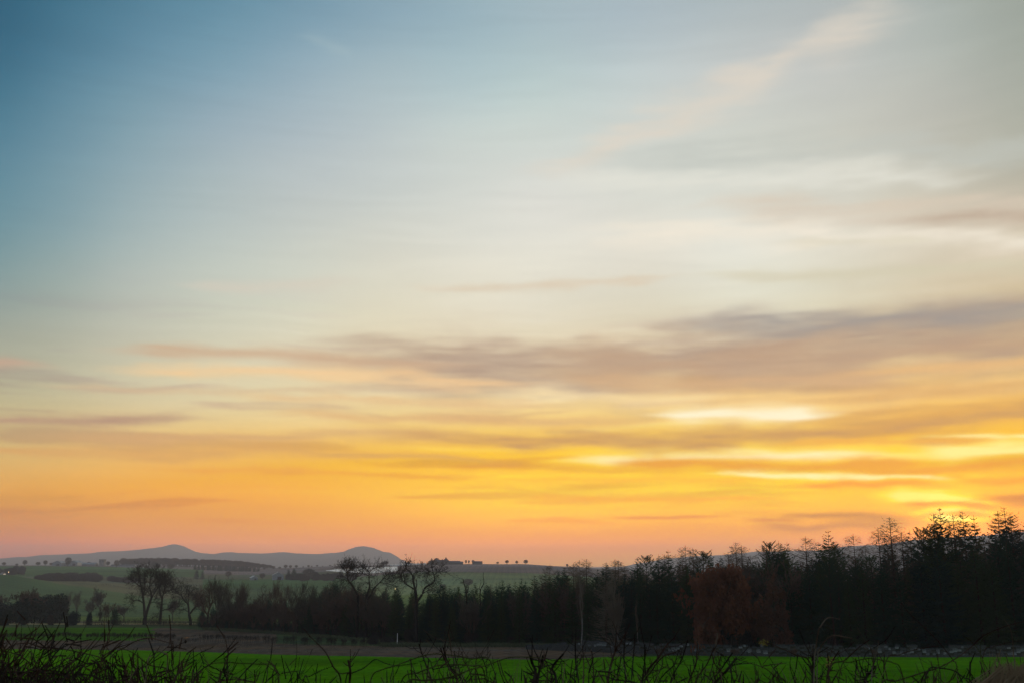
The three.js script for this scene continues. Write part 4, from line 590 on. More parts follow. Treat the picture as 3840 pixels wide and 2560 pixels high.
// single trees on the skylines
{
  let k = 0; for (const [px, py, w, d = 1750] of [[12, 2107, 1.3], [60, 2112, 1.4], [90, 2099, 0.9], [140, 2106, 1.3], [167, 2101, 0.8], [190, 2109, 1.3], [300, 2107, 1.1], [330, 2106, 1.0], [402, 2104, 0.9], [577, 2103, 0.9, 1600], [640, 2113, 1.2, 1600]]) treeSeen('fartree', px, py, d, `small bare tree on the left skyline, ${ORD[++k]} from the left edge`, { group: 'skyline trees', wide: w * 1.15 });
  k = 0; for (const [px, py, w] of [[990, 2127, 1.4], [1024, 2121, 1.2], [1048, 2124, 1.2], [1070, 2117, 1.0], [1088, 2118, 1.0], [1110, 2118, 1.1], [1136, 2122, 1.1], [1156, 2118, 1.1], [1168, 2120, 1.1], [1188, 2117, 1.2], [1209, 2120, 1.1], [1237, 2117, 1.2], [1256, 2117, 0.9]]) treeSeen('fartree', px, py, 1790, `bare hedgerow tree on the middle skyline, ${ORD[++k]} after the far wood`, { group: 'middle skyline trees', wide: w * 1.15 });
  treeSeen('fartree', 252, 2089, 1660, 'large dark rounded tree in front of the farm sheds', { wide: 0.85, shape: 0 }); treeSeen('fartree', 435, 2099, 1660, 'umbrella-shaped dark tree right of the farm tower', { wide: 1.0, shape: 1 });
  treeSeen('fartree', 1436, 2104, 1590, 'left one of two wind-bent trees above the white covered field', { wide: 1.1 }); treeSeen('fartree', 1447, 2101, 1590, 'right one of two wind-bent trees above the white covered field', { wide: 1.0 });
  k = 0; for (const [px, py, w] of [[1866, 2106, 1.3], [1901, 2100, 1.0], [1938, 2102, 1.0], [1972, 2099, 1.1]]) treeSeen('fartree', px, py - 1, 1425, `lone bare tree on the ploughed crest, ${ORD[++k]} of four from the left`, { group: 'lone trees on the crest', wide: w * 1.1, shape: k % 2 });
  treeSeen('fartree', 1747, 2098, 1440, 'slim upright tree, left of two by the low hilltop shed', { wide: 0.55 }); treeSeen('fartree', 1758, 2099, 1440, 'slim upright tree, right of two by the low hilltop shed', { wide: 0.55 }); treeSeen('fartree', 1774, 2098, 1440, 'round bare tree behind the low hilltop shed', { wide: 0.85 });
  treeSeen('fartree', 2127, 2113, 1430, 'rounded tree on the far slope where crest meets the wood', { wide: 1.0 }); treeSeen('fartree', 2168, 2119, 1430, 'second rounded tree on the slope just above the wood', { wide: 1.1 });
  for (const [kind, px, py, d, label, w] of [['spruce', 1082, 2130, 1180, 'dark conifer left of a pair beside the blue-grey shed', 2.0], ['spruce', 1103, 2128, 1180, 'dark conifer right of a pair beside the blue-grey shed', 2.2], ['fartree', 1160, 2133, 1150, 'big rounded dusky tree below the middle skyline', 1.3], ['spruce', 738, 2134, 1230, 'dark conifer, left of a pair on the far green slope', 2.2], ['spruce', 760, 2138, 1230, 'dark conifer, right of a pair on the far green slope', 2.2], ['fartree', 857, 2142, 1260, 'hazy bare tree on the far slope left of the sheds', 1.0], ['fartree', 985, 2148, 1230, 'hazy tree standing between the two farm sheds', 1.3], ['fartree', 1756, 2170, 900, 'wide dusky tree in the fields behind the dead snags', 1.6], ['fartree', 1660, 2190, 850, 'dusky tree in the fields behind the twisted oak', 1.3], ['fartree', 1320, 2120, 1330, 'small tree at the lower edge of the white covered field', 0.9]]) treeSeen(kind, px, py, d, label, { wide: w, group: 'trees on the far slopes' });
}

// ---------------------------------------------------------------- farm buildings
const slate = rough(0.16, 0.17, 0.19, stoneTex, 0.6), tin = rough(0.33, 0.38, 0.42, woodTex, 0.6, { specularIntensity: 0.15 }), render_ = rough(0.34, 0.33, 0.32, stoneTex), darkDoor = rough(0.05, 0.05, 0.06), paneMat = new THREE.MeshPhysicalMaterial({ color: new THREE.Color().setRGB(0.04, 0.05, 0.06), roughness: 0.15 }), brightTin = rough(0.7, 0.72, 0.74, woodTex, 0.45, { specularIntensity: 0.3 }), stoneWallMat = rough(0.2, 0.18, 0.17, stoneTex);
function gableHouse(name, label, px, d, w, h, len, o = {}) {      // w across the gable, h to the ridge, turned by o.turn
  const x = side(px) * d, z = -d, eaves = h * (o.eaves ?? 0.6), g = thing(name, x, groundY(x, z) - 0.3, z, label, 'building', o.group); g.rotation.y = o.turn || 0;
  const s = new THREE.Shape([[-w / 2, 0], [w / 2, 0], [w / 2, eaves], [0, h], [-w / 2, eaves]].map((q) => new THREE.Vector2(...q))), wall = new THREE.ExtrudeGeometry(s, { depth: len, bevelEnabled: false }); wall.translate(0, 0, -len / 2); part(g, 'wall', wall, o.wall || render_);
  const sl = Math.hypot(w / 2, h - eaves), an = Math.atan2(h - eaves, w / 2);
  for (const k of [-1, 1]) { const r = new THREE.BoxGeometry(sl + 0.7, 0.22, len + 0.8); r.rotateZ(-k * an); r.translate(k * (w / 4 + 0.12), (h + eaves) / 2 + 0.12, 0); part(g, 'roof', r, o.roof || slate); }
  const door = new THREE.BoxGeometry(w * 0.34, eaves * 0.72, 0.16); door.translate(w * 0.12, eaves * 0.36, len / 2 + 0.06); part(g, 'door', door, darkDoor);
  if (o.windows) for (let k = 0; k < o.windows; k++) { const q = new THREE.BoxGeometry(0.16, 1.3, 1.0); q.translate(w / 2 + 0.06, eaves * 0.6, (k + 0.5) / o.windows * len - len / 2); part(g, 'window', q, paneMat); }
  if (o.chimney) { const c = new THREE.BoxGeometry(0.9, 1.8, 0.9); c.translate(0, h + 0.5, len * 0.36); part(g, 'chimney', c, stoneWallMat); }
  return g;
}
gableHouse('barn', 'blue-grey gabled barn, leftmost shed of the skyline farm', 222, 1720, 15, 8.5, 24, { wall: tin, roof: tin, group: 'left skyline farm' });
gableHouse('barn', 'blue-grey gabled barn right of the large dark rounded tree', 283, 1720, 15, 8.8, 26, { wall: tin, roof: tin, group: 'left skyline farm' });
gableHouse('barn', 'low pale shed between the two skyline barns', 252, 1735, 9, 6, 22, { wall: tin, roof: slate, turn: 1.57, group: 'left skyline farm' });
gableHouse('barn', 'long low shed right of the gabled barns', 335, 1715, 10, 5.6, 24, { wall: render_, roof: tin, turn: 1.45, group: 'left skyline farm' });
gableHouse('barn', 'white-walled low shed in front of the distant wood', 462, 1730, 9, 4.2, 40, { wall: tin, roof: slate, turn: 1.57, group: 'left skyline farm' });
{ const d = 1735, x = side(381) * d, g = thing('grain_tower', x, groundY(x, -d) - 0.3, -d, 'square flat-topped tower above the left skyline farm', 'tower'); const b = new THREE.BoxGeometry(8.6, 11.2, 8); b.translate(0, 5.6, 0); part(g, 'wall', b, render_); const c = new THREE.BoxGeometry(9.2, 0.7, 8.6); c.translate(0, 11.5, 0); part(g, 'parapet', c, slate); for (const k of [-1, 1]) { const w = new THREE.BoxGeometry(1.2, 1.6, 0.16); w.translate(k * 2.2, 8.4, 4.05); part(g, 'window', w, paneMat); } }
gableHouse('farm_shed', 'large blue-grey shed with a bright pale roof slope on the far hillside', 1043, 1195, 13, 9, 22, { wall: tin, roof: brightTin, turn: 0.25, eaves: 0.62 });
gableHouse('farm_shed', 'small pale-roofed shed left of the large blue-grey shed', 953, 1205, 7, 5, 9, { wall: tin, roof: brightTin, turn: 0.5 });
gableHouse('farmhouse', 'gabled farmhouse with chimney on the central hilltop', 1672, 1420, 7.5, 9, 10, { wall: stoneWallMat, roof: slate, chimney: true, windows: 3, group: 'hilltop farm' });
gableHouse('farmhouse', 'larger dark house left of the gabled farmhouse on the hilltop', 1648, 1425, 8, 6.4, 11, { wall: stoneWallMat, roof: slate, turn: 1.5, chimney: true, windows: 4, group: 'hilltop farm' });
gableHouse('barn', 'long low barn right of the hilltop farmhouse', 1702, 1420, 7, 4.8, 17, { wall: stoneWallMat, roof: slate, turn: 1.57, group: 'hilltop farm' });
gableHouse('barn', 'lowest lean barn on the hilltop farm, right of the long one', 1722, 1415, 6, 3.8, 10, { wall: stoneWallMat, roof: slate, turn: 1.57, group: 'hilltop farm' });
gableHouse('barn', 'isolated low shed at the right end of the hilltop', 1790, 1425, 10, 4.4, 13, { wall: stoneWallMat, roof: slate, turn: 1.45, group: 'hilltop farm', eaves: 0.75 });
gableHouse('cottage', 'tiny pale cottage gable beside the lamp at the far left', 12, 880, 2.6, 2.6, 4, { wall: brightTin, roof: slate });
treeSeen('spruce', 1618, 2090, 1418, 'dark conical tree beside the hilltop farmhouse', { wide: 1.9, shape: 0 }); treeSeen('fartree', 1637, 2091, 1432, 'bare round tree rising over the hilltop farmhouse roofs', { wide: 1.0 }); treeSeen('bush', 1603, 2110, 1415, 'dark bush at the left foot of the hilltop farm', { wide: 1.2 }); treeSeen('bush', 1618, 2101, 1412, 'dense dark tree under the conical one on the hilltop', { wide: 1.5, name: 'yew_tree' }); treeSeen('fartree', 1630, 2097, 1410, 'dense bare tree at the left side of the hilltop farm', { wide: 1.0, shape: 0 }); treeSeen('fartree', 1657, 2099, 1412, 'low bare tree in front of the hilltop houses', { wide: 1.1, shape: 2 }); treeSeen('bush', 1690, 2106, 1426, 'dark shrub behind the long hilltop barn', { wide: 1.2 });

// white covered field and polytunnels
{
  const white = rough(0.62, 0.64, 0.65, null, 0.35, { specularIntensity: 0.6 }), P = [], I = [], U = [], low = linear([[1222, 2140], [1300, 2147], [1400, 2150], [1490, 2141]]), high = linear([[1222, 2138.5], [1260, 2135], [1300, 2132], [1400, 2127], [1490, 2124]]), nx = 60, ny = 14;
  for (let i = 0; i <= nx; i++) { const px = mix(1222, 1490, i / nx), a = visibleGround(px, low(px), 900), b = visibleGround(px, high(px), 900), da = -a.z, db = Math.max(-b.z, da + 2); for (let j = 0; j <= ny; j++) { const d = mix(da, db, j / ny), x = side(px) * d; P.push(x, groundY(x, -d) + 0.35 + 0.12 * Math.sin(j * 2.1 + i * 0.3), -d); U.push(i / nx, j / ny); if (i < nx && j < ny) { const v = i * (ny + 1) + j; I.push(v, v + ny + 1, v + 1, v + 1, v + ny + 1, v + ny + 2); } } }
  const g = new THREE.BufferGeometry(); g.setAttribute('position', new THREE.Float32BufferAttribute(P, 3)); g.setAttribute('uv', new THREE.Float32BufferAttribute(U, 2)); g.setIndex(I); g.computeVertexNormals(); single('crop_cover', g, white, 'white plastic sheet covering a field on the far slope', 'crop cover');
  for (let k = 0; k < 11; k++) { const px = 1468 + k * 12.5, d = 1560, x = side(px) * d, t = thing('polytunnel', x, groundY(x, -d) - 0.1, -d, `white polytunnel on the crest left of the hilltop farm, ${ORD[k + 1]} from the left`, 'polytunnel', 'polytunnels on the crest'); const c = new THREE.CylinderGeometry(2.3, 2.3, 26, 14, 1, true, -Math.PI / 2, Math.PI); c.rotateX(-Math.PI / 2); c.scale(1, 1.15, 1); part(t, 'cover', c, white); const e = new THREE.CircleGeometry(2.28, 14, 0, Math.PI); e.scale(1, 1.15, 1); e.translate(0, 0, 12.9); part(t, 'end_wall', e, white); t.rotation.y = 0.05; }
}

// ---------------------------------------------------------------- drystone wall at the foot of the wood
{
  const R = rng(611), wallD = linear([[1960, 143], [2200, 136], [2500, 128], [2900, 123.5], [3400, 122.5], [4200, 122]]), mats = [rough(0.20, 0.23, 0.23, stoneTex), rough(0.12, 0.13, 0.125, stoneTex), rough(0.075, 0.08, 0.06, stoneTex), rough(0.30, 0.34, 0.34, stoneTex)], shapes = [];
  for (let k = 0; k < 7; k++) { const g = new THREE.BoxGeometry(1, 1, 1, 1, 1, 1), p = g.attributes.position, q = {}; for (let i = 0; i < p.count; i++) { const key = [p.getX(i), p.getY(i), p.getZ(i)].join(); q[key] ||= [R(), R(), R()].map((v) => 1 - 0.34 * v); p.setXYZ(i, p.getX(i) * q[key][0], p.getY(i) * q[key][1], p.getZ(i) * q[key][2]); } g.computeVertexNormals(); shapes.push(g); }
  const a0 = at(3000, 2125, 123.4), wall = thing('stone_wall', a0.x, groundY(a0.x, a0.z), a0.z, 'low drystone wall of pale blue-grey stones along the foot of the wood', 'wall'), list = [], core = new Mesher();
  for (let px = 1975; px < 4180;) {
    const d = wallD(px), x = side(px) * d, y0 = groundY(x, -d), gapIn = fbm(px / 60, 3, 77, 2);
    const H = (1.0 + 0.25 * gapIn) * mix(0.35, 1, sstep(1975, 2180, px)) * (fbm(px / 35, 9, 78, 2) < 0.36 ? 0.7 : 1), w = 0.34 + 0.22 * R();
    for (let c = 0, y = 0; y < H - 0.08; c++) { const h = 0.17 + 0.10 * R(), ww = w * (0.8 + 0.4 * R()); list.push([x - a0.x + (R() - 0.5) * 0.06, y0 - wall.position.y + y + h / 2, -d - a0.z + 0.2 - y * 0.06 + (R() - 0.5) * 0.08, ww * 1.18, h * 1.2, 0.34, (R() - 0.5) * 0.25, px]); y += h; if (c > 7) break; }
    list.push([x - a0.x, y0 - wall.position.y + H + 0.07, -d - a0.z + 0.05, 0.20 + 0.14 * R(), 0.26 + 0.14 * R(), 0.42, (R() - 0.5) * 0.4, px]); list.push([x - a0.x + w * 0.5, y0 - wall.position.y + H + 0.06, -d - a0.z + 0.05, 0.18 + 0.12 * R(), 0.24 + 0.14 * R(), 0.42, (R() - 0.5) * 0.4, px]);
    px += w * 3812 / d;
  }
  const score = (s) => s[3] * s[4] * (s[7] > 1975 && s[7] < 3840 ? 1 : 0) * (s[1] > 0.35 ? 1 : 0.4), order = [...list.keys()].sort((a, b) => score(list[b]) - score(list[a])), rest = [];
  order.forEach((id, n) => { const s = list[id], g = shapes[id % 7], m = new THREE.Matrix4().compose(V(s[0], s[1], s[2]), new THREE.Quaternion().setFromEuler(new THREE.Euler(0, s[6] * 0.5, s[6] * 0.3)), V(s[3], s[4], s[5])); if (n < 300) { const darkRun = fbm(s[7] / 110, 5, 79, 3) > 0.5, o = part(wall, 'stone', g, mats[darkRun ? 1 + id % 2 : id % 4]); o.applyMatrix4(m); } else rest.push(g.clone().applyMatrix4(m)); });  // noise along the wall picks stretches limited to the darker stone colours
  part(wall, 'stones', mergeGeometries(rest), mats[1]).userData.kind = 'stuff';
}

// tall grass tufts and brambles at field edges
{
  const R = rng(733), T = new Mesher(); for (let k = 0; k < 26; k++) { const a = R() * 6.28, b = V(Math.cos(a) * 0.08, 0, Math.sin(a) * 0.08), dr = V(Math.cos(a) * (0.2 + 0.5 * R()), 1, Math.sin(a) * (0.2 + 0.5 * R())).normalize(), L = 0.28 + 0.3 * R(), m = b.clone().addScaledVector(dr, L * 0.6), e = m.clone().addScaledVector(dr, L * 0.35).add(V(Math.cos(a) * 0.12, -0.06, Math.sin(a) * 0.12)), ac = acrossOf(dr, R); T.strip(b, m, 0.012, 0.010, ac); T.strip(m, e, 0.010, 0, ac); }
  const g = T.geometry(), M = new THREE.Matrix4(), Q = new THREE.Quaternion();
  const tufts = (name, label, mat, spots) => { const m = new THREE.InstancedMesh(g, mat, spots.length); spots.forEach(([x, z, s], i) => { M.compose(V(x, groundY(x, z) - 0.02, z), Q.setFromAxisAngle(UPV, i * 2.4), V(s, s, s)); m.setMatrixAt(i, M); }); m.name = numbered(name); tag(m, label, 'grass', null, 'stuff'); m.castShadow = m.receiveShadow = true; scene.add(m); };
  const s1 = [], s2 = []; for (let k = 0; k < 3200; k++) { const px = 780 + R() * 3300, d = (px < 1430 ? farStripEdge(side(px)) + 2 : Math.min(marginEdge(side(px)), woodEdge(px) - 1.5)) + (R() - 0.35) * 5; s1.push([side(px) * d, -d, 0.6 + 1.1 * R()]); }
  for (let k = 0; k < 900; k++) { const px = -300 + R() * 2700, d = mix(cropEdge(side(px)), hedgeLine(side(px)), px < 1400 ? R() : 0.7 + 0.5 * R()) + (R() - 0.5) * 2; s2.push([side(px) * d, -d, 0.25 + 0.35 * R() * R()]); }
  tufts('rough_grass_tufts', 'dull rough grass growing at the foot of the wood', rough(0.085, 0.10, 0.055), s1); tufts('stubble_tufts', 'dry brown stubble and dead grass on the field margin', rough(0.19, 0.155, 0.11), s2);
}
for (const [px, py, w, label] of [[1405, 2386, 1.2, 'dark rounded bramble mound, left of two near the white marker post'], [1458, 2388, 1.3, 'dark rounded bramble mound directly left of the white marker post']]) treeSeen('bush', px, py, 158, label, { name: 'bramble_mound', category: 'bush', wide: w, mat: 2 });
{ const R = rng(640); let k = 0; for (const px of [2460, 2745, 2960, 3250]) treeSeen('sapling', px, 2436 + R() * 10, 121.3 + R(), `dead bramble clump against the stone wall, ${ORD[++k]} from the left`, { name: 'bramble_clump', category: 'bush', crownMat: MAT.twig[2], wide: 2.2, group: 'bramble clumps along the wall' }); }

// white marker post, lamps, puddles, bales, birds
{
  const p = visibleGround(1489, 2420, 100, 300), t = thing('marker_post', p.x, groundY(p.x, p.z), p.z, 'slim white marker post standing at the foot of the wood', 'post'); const H = 1.72, c = new THREE.CylinderGeometry(0.035, 0.045, H, 8); c.translate(0, H / 2, 0); part(t, 'pole', c, rough(0.8, 0.8, 0.78, null, 0.5)); const k = new THREE.SphereGeometry(0.045, 8, 4, 0, 6.3, 0, 1.6); k.translate(0, H, 0); part(t, 'cap', k, rough(0.8, 0.8, 0.78, null, 0.5));
  const lamp = (px, py, d, label, size, glow) => { const q = at(px, py, d), gy = groundY(q.x, q.z), g = thing('yard_lamp', q.x, gy, q.z, label, 'lamp'); const h = Math.max(q.y - gy, 2.5), post = new THREE.CylinderGeometry(0.07, 0.1, h, 6); post.translate(0, h / 2, 0); part(g, 'lamp_post', post, slate); const hood = new THREE.ConeGeometry(size * 0.9, size * 0.5, 10, 1, true); hood.translate(0, h + size * 0.55, 0); part(g, 'lamp_hood', hood, slate); const b = new THREE.SphereGeometry(Math.min(size * 0.5, 0.2), 10, 8); b.scale(1, 0.8, 1); b.translate(0, h + size * 0.05, 0); part(g, 'lamp_bulb', b, new THREE.MeshStandardMaterial({ color: 0xffffff, emissive: new THREE.Color(1, 0.72, 0.3), emissiveIntensity: glow })); const L = new THREE.PointLight(new THREE.Color(1, 0.75, 0.38), 4); L.position.set(0, h + size * 0.05, 0); L.castShadow = true; g.add(L); };
  lamp(1482, 2207, 640, 'small glowing yellow lamp seen between the bare trees', 0.4, 5); lamp(30, 2147, 850, 'glowing lamp near the tiny cottage at the far left', 0.4, 7);
  const water = new THREE.MeshPhysicalMaterial({ color: new THREE.Color().setRGB(0.03, 0.03, 0.03), roughness: 0.03, ior: 1.33 }); let n = 0;
  for (const [px, py, r, label] of [[725, 2386, 0.34, 'small bright puddle mirroring the sky behind the hedge'], [745, 2394, 0.26, 'smaller bright puddle just right of the larger one'], [699, 2393, 0.3, 'faint narrow puddle left of the two bright ones']]) { const q = visibleGround(px, py, 150, 300), P = [0, 0, 0], I = []; for (let k = 0; k < 18; k++) { const a = k / 18 * 6.283, s = r * (0.75 + 0.5 * vnoise(k * 0.9, n, 5)); P.push(Math.cos(a) * s, 0, Math.sin(a) * s * 4.2); I.push(0, 1 + (k + 1) % 18, 1 + k); } n++; const g = new THREE.BufferGeometry(); g.setAttribute('position', new THREE.Float32BufferAttribute(P, 3)); g.setAttribute('uv', new THREE.Float32BufferAttribute(P.filter((_, i) => i % 3 !== 1), 2)); g.setIndex(I); g.computeVertexNormals(); const m = single('puddle', g, water, label, 'puddle', 'puddles behind the hedge'); m.position.set(q.x, groundY(q.x, q.z) + 0.1, q.z); }
  const bird = (px, py, d, flying, label, s = 1) => { const q = at(px, py, d), t = thing(flying ? 'bird' : 'crow', q.x, q.y, q.z, label, 'bird'), black = rough(0.02, 0.02, 0.022, null, 0.6); const prof = [[0, -0.2], [0.03, -0.17], [0.065, -0.08], [0.075, 0.02], [0.05, 0.1], [0.045, 0.14], [0.048, 0.17], [0.03, 0.21], [0.008, 0.24], [0, 0.28]].map((a) => new THREE.Vector2(...a)), b = new THREE.LatheGeometry(prof, 10); if (flying) b.rotateX(Math.PI / 2); else b.rotateZ(-0.5); b.translate(0, flying ? 0 : 0.2, 0); part(t, 'body', b, black); for (const k of [-1, 1]) { const w = new THREE.BufferGeometry(); w.setAttribute('position', new THREE.Float32BufferAttribute(flying ? [0, 0, 0.1, 0, 0, -0.08, k * 0.3, 0.12, -0.02, k * 0.3, 0.12, 0.08, k * 0.55, 0.04, -0.06] : [0, 0.32, k * 0.06, -0.04, 0.18, k * 0.085, -0.16, 0.0, k * 0.03, 0.05, 0.14, k * 0.07, -0.2, -0.08, k * 0.01], 3)); w.setIndex([0, 1, 3, 1, 2, 3, 3, 2, 4]); w.computeVertexNormals(); part(t, 'wing', w, black); } if (!flying) for (const k of [-1, 1]) { const l = new THREE.CylinderGeometry(0.007, 0.007, 0.12, 5); l.translate(0.01, 0.05, k * 0.025); part(t, 'leg', l, black); } t.scale.setScalar(s); };
  bird(1520, 2111, 165.3, false, 'crow perched on the left top of the twisted oak'); bird(1622, 2130, 166.6, false, 'crow perched on the right top of the twisted oak'); bird(3288, 2041, 131, false, 'bird perched low on a bare larch below the sunset'); bird(1975, 1909, 190, true, 'tiny distant bird flying alone in the orange sky', 0.55);
  for (const [px, py, d, label] of [[226, 2128, 1600, 'small pale wrapped bale left on the slope below the barns'], [327, 2124, 1640, 'pale wrapped bale just below the long low shed']]) { const q = at(px, py, d), t = new THREE.LatheGeometry([[0, -0.7], [0.55, -0.7], [0.68, -0.62], [0.7, 0], [0.68, 0.62], [0.55, 0.7], [0, 0.7]].map((a) => new THREE.Vector2(...a)), 16); t.rotateZ(Math.PI / 2); t.scale(0.9, 0.8, 0.8); const m = single('wrapped_bale', t, tin, label, 'bale', 'bales'); m.position.set(q.x, groundY(q.x, q.z) + 0.8, q.z); }
}

// ---------------------------------------------------------------- the hedge in the foreground
{
  const R = rng(8080), HB = 10.4, green = rough(0.085, 0.09, 0.034, barkTex, 0.8), brown = rough(0.085, 0.055, 0.04, barkTex, 0.8), dark = rough(0.045, 0.036, 0.028, barkTex, 0.9), pale = rough(0.19, 0.16, 0.115, barkTex, 0.9), lichen = rough(0.24, 0.21, 0.06), strawMat = rough(0.17, 0.13, 0.08);
  const crop = (x0) => (X, Y) => [x0 + 0.3827 * X, 2260 + 0.3827 * Y];
  // canes and stems that can be followed singly: [panel, points, half width, depth, material, kind, label]; a stem's foot is carried down into the hedge bottom
  function stem(kind, x0, pts, w, d, mat, label, o = {}) {
    const c = crop(x0), q = pts.map(([X, Y], i) => { const [px, py] = c(X, Y); return at(px, py, d + (o.depthTo ? (o.depthTo - d) * i / (pts.length - 1) : 0.10 * Math.sin(i * 1.7 + x0))); });
    const ground = (p, dx) => { const g = V(p.x + dx, 0, p.z + 0.1 * (R() - 0.5)); g.y = groundY(g.x, g.z) - 0.05; return g; };
    const root = (end) => { const a = end ? q[q.length - 1] : q[0], b = end ? q[q.length - 2] : q[1], dx = clamp((a.x - b.x) * 1.2, -0.35, 0.35), g = ground(a, dx), m = a.clone().lerp(g, 0.5); m.x = mix(a.x, g.x, 0.75); end ? q.push(m, g) : q.unshift(g, m); };
    if (o.root !== 'none') { if (o.root !== 'end') root(false); if (o.root === 'end' || o.root === 'both') root(true); }
    const curve = new THREE.CatmullRomCurve3(q), n = q.length * 6, P = curve.getPoints(n), r0 = w * d / 3812, rootEnd = o.root === 'end', both = o.root === 'both';
    const rr = P.map((_, k) => { const t = rootEnd ? 1 - k / n : k / n; return r0 * (both ? 0.9 : mix(1.15, o.tip ?? 0.45, t)) * (0.88 + 0.24 * vnoise(k * 0.9, w * 7 + x0, 3)); });
    const M = new Mesher(), base = ground(q[rootEnd ? q.length - 1 : 0], 0), g = thing(kind, base.x, base.y, base.z, label, kind === 'bramble_cane' ? 'cane' : 'stem', o.group), rel = P.map((p) => p.clone().sub(base)); M.tube(rel, rr, 7); part(g, 'stem', M.geometry(), mat);
    const S = new Mesher(), ns = o.spurs ?? (kind === 'bramble_cane' ? 22 : 9);
    for (let k = 0; k < ns; k++) { const i = Math.min(n - 1, (0.25 + 0.75 * (k + R()) / ns) * n | 0), p = rel[i], tan = rel[i + 1].clone().sub(rel[i]).normalize(), dr = acrossOf(tan, R).addScaledVector(tan, rootEnd ? -0.5 : 0.5).add(V(0, 0.25, 0)).normalize(); if (kind === 'bramble_cane') S.tube([p, p.clone().addScaledVector(dr, 0.008)], [0.0018, 0.0004], 4, false); else { const L = 0.03 + 0.14 * R() * R(), m = p.clone().addScaledVector(dr, L * 0.55), e = m.clone().addScaledVector(dr.clone().add(V(0, 0.4, 0)).normalize(), L * 0.5); S.tube([p, m, e], [rr[i] * 0.5, rr[i] * 0.4, 0.0012], 5, false); } }
    if (ns) part(g, kind === 'bramble_cane' ? 'thorns' : 'side_twigs', S.geometry(), mat, 'stuff');
    if (o.bud) { const b = new THREE.SphereGeometry(o.bud, 8, 6), e = rel[rootEnd ? 0 : n]; b.scale(1, 1.2, 1); b.translate(e.x, e.y, e.z); part(g, 'bud', b, dark); }
    if (o.lichen) { const L = new Mesher(); for (let k = 0; k < 26; k++) { const p = rel[rootEnd ? Math.min(n, 3 + k % 5) : n - 4 - k % 5].clone().addScaledVector(sphereDir(R), 0.008), dr = sphereDir(R); L.strip(p, p.clone().addScaledVector(dr, 0.010), 0.004, 0.002, acrossOf(dr, R)); } part(g, 'lichen', L.geometry(), lichen); }
    return g;
  }
  const cane = (...a) => stem('bramble_cane', ...a), rod = (...a) => stem('hawthorn_shoot', ...a), A = 0, Bz = 800, Cz = 1500, Dz = 2200, Ez = 2940, G = { group: 'bramble canes over the hedge' }, H = { group: 'cut hawthorn stems' };
  cane(A, [[1070, 555], [1230, 430], [1340, 370], [1450, 345], [1560, 365], [1690, 400]], 2.2, 4.9, brown, 'thin cane arching to a low hump over the stubble at the left', G);
  cane(A, [[1300, 720], [1460, 600], [1620, 500], [1720, 430], [1815, 378]], 2.6, 4.6, dark, 'dark cane ending in a round bud below the small puddles', { ...G, bud: 0.006 });
  cane(A, [[1440, 585], [1480, 520], [1560, 475], [1610, 495], [1640, 570]], 2.4, 4.5, pale, 'short pale broken cane bent like a hook', { root: 'both', ...G });
  cane(A, [[1900, 740], [2070, 590], [2200, 480], [2260, 410], [2310, 340]], 2.4, 4.7, dark, 'straight dark cane slanting up to the right before the stubble', G);
  cane(A, [[1140, 435], [1250, 465], [1340, 515], [1400, 565], [1500, 620], [1640, 660]], 2.6, 4.6, green, 'greenish cane sloping down to the right at the left hedge', { root: 'end', ...G });
  cane(A, [[1700, 660], [1850, 560], [1960, 490], [2090, 430]], 2.0, 4.8, dark, 'fine dark cane slanting right beside the straight one', G);
  cane(A, [[620, 700], [760, 545], [900, 440], [1050, 390], [1170, 320]], 2.0, 5.0, dark, 'long dark cane rising right out of the dense left hedge', G);
  cane(A, [[780, 760], [782, 560], [790, 420], [785, 300]], 2.0, 5.0, dark, 'upright thin cane above the dense left hedge', G);
  cane(A, [[2010, 640], [2200, 585], [2350, 592], [2530, 600], [2700, 650]], 1.8, 4.9, green, 'low thin green cane lying across the crop at the left', { root: 'both', ...G });
  cane(Bz, [[1250, 770], [1170, 620], [1120, 520], [1060, 440], [1000, 380], [930, 310], [890, 258]], 3.0, 4.6, brown, 'lone brown cane leaning left with a pale bare tip', { ...G, tip: 0.35 });
  cane(Bz, [[880, 760], [940, 720], [1020, 680], [1100, 645], [1175, 622]], 2.0, 4.7, dark, 'short dark cane joining the lone leaning cane', G);
  cane(Bz, [[1300, 740], [1350, 690], [1450, 650], [1520, 600], [1575, 556], [1680, 590], [1780, 616], [1880, 606], [2000, 590]], 2.2, 4.8, dark, 'cane with a sharp elbow over the green crop', G);
  cane(Bz, [[1540, 760], [1650, 655], [1780, 615], [1900, 570], [2030, 525], [2200, 500], [2390, 520], [2530, 548], [2710, 562]], 2.4, 4.7, green, 'long high cane arching over the middle of the hedge', { root: 'both', ...G });
  cane(Bz, [[1840, 770], [2000, 685], [2140, 632], [2250, 606], [2390, 604], [2530, 616], [2640, 640]], 2.8, 4.4, green, 'stout green cane arching below the long high one', { root: 'both', ...G });
  cane(Cz, [[60, 790], [230, 760], [400, 745], [560, 705], [700, 650], [850, 610], [1000, 555], [1120, 530], [1230, 530], [1400, 542]], 3.2, 4.3, green, 'thickest green cane sweeping up from the bottom towards the hedge heads', G);
  cane(Bz, [[440, 570], [520, 610], [590, 660], [640, 740]], 1.6, 4.8, brown, 'thin brown cane curling down over the crop', { root: 'end', ...G });
  cane(Dz, [[1440, 540], [1600, 590], [1750, 640], [1850, 720], [1960, 800]], 2.4, 4.4, brown, 'brown cane falling to the right over the green field', { root: 'end', ...G });
  cane(Dz, [[1645, 380], [1760, 390], [1900, 440], [2050, 510], [2200, 600]], 2.4, 4.4, brown, 'dipping cane with a yellow lichen tuft in front of the wall', { root: 'end', lichen: true, ...G });
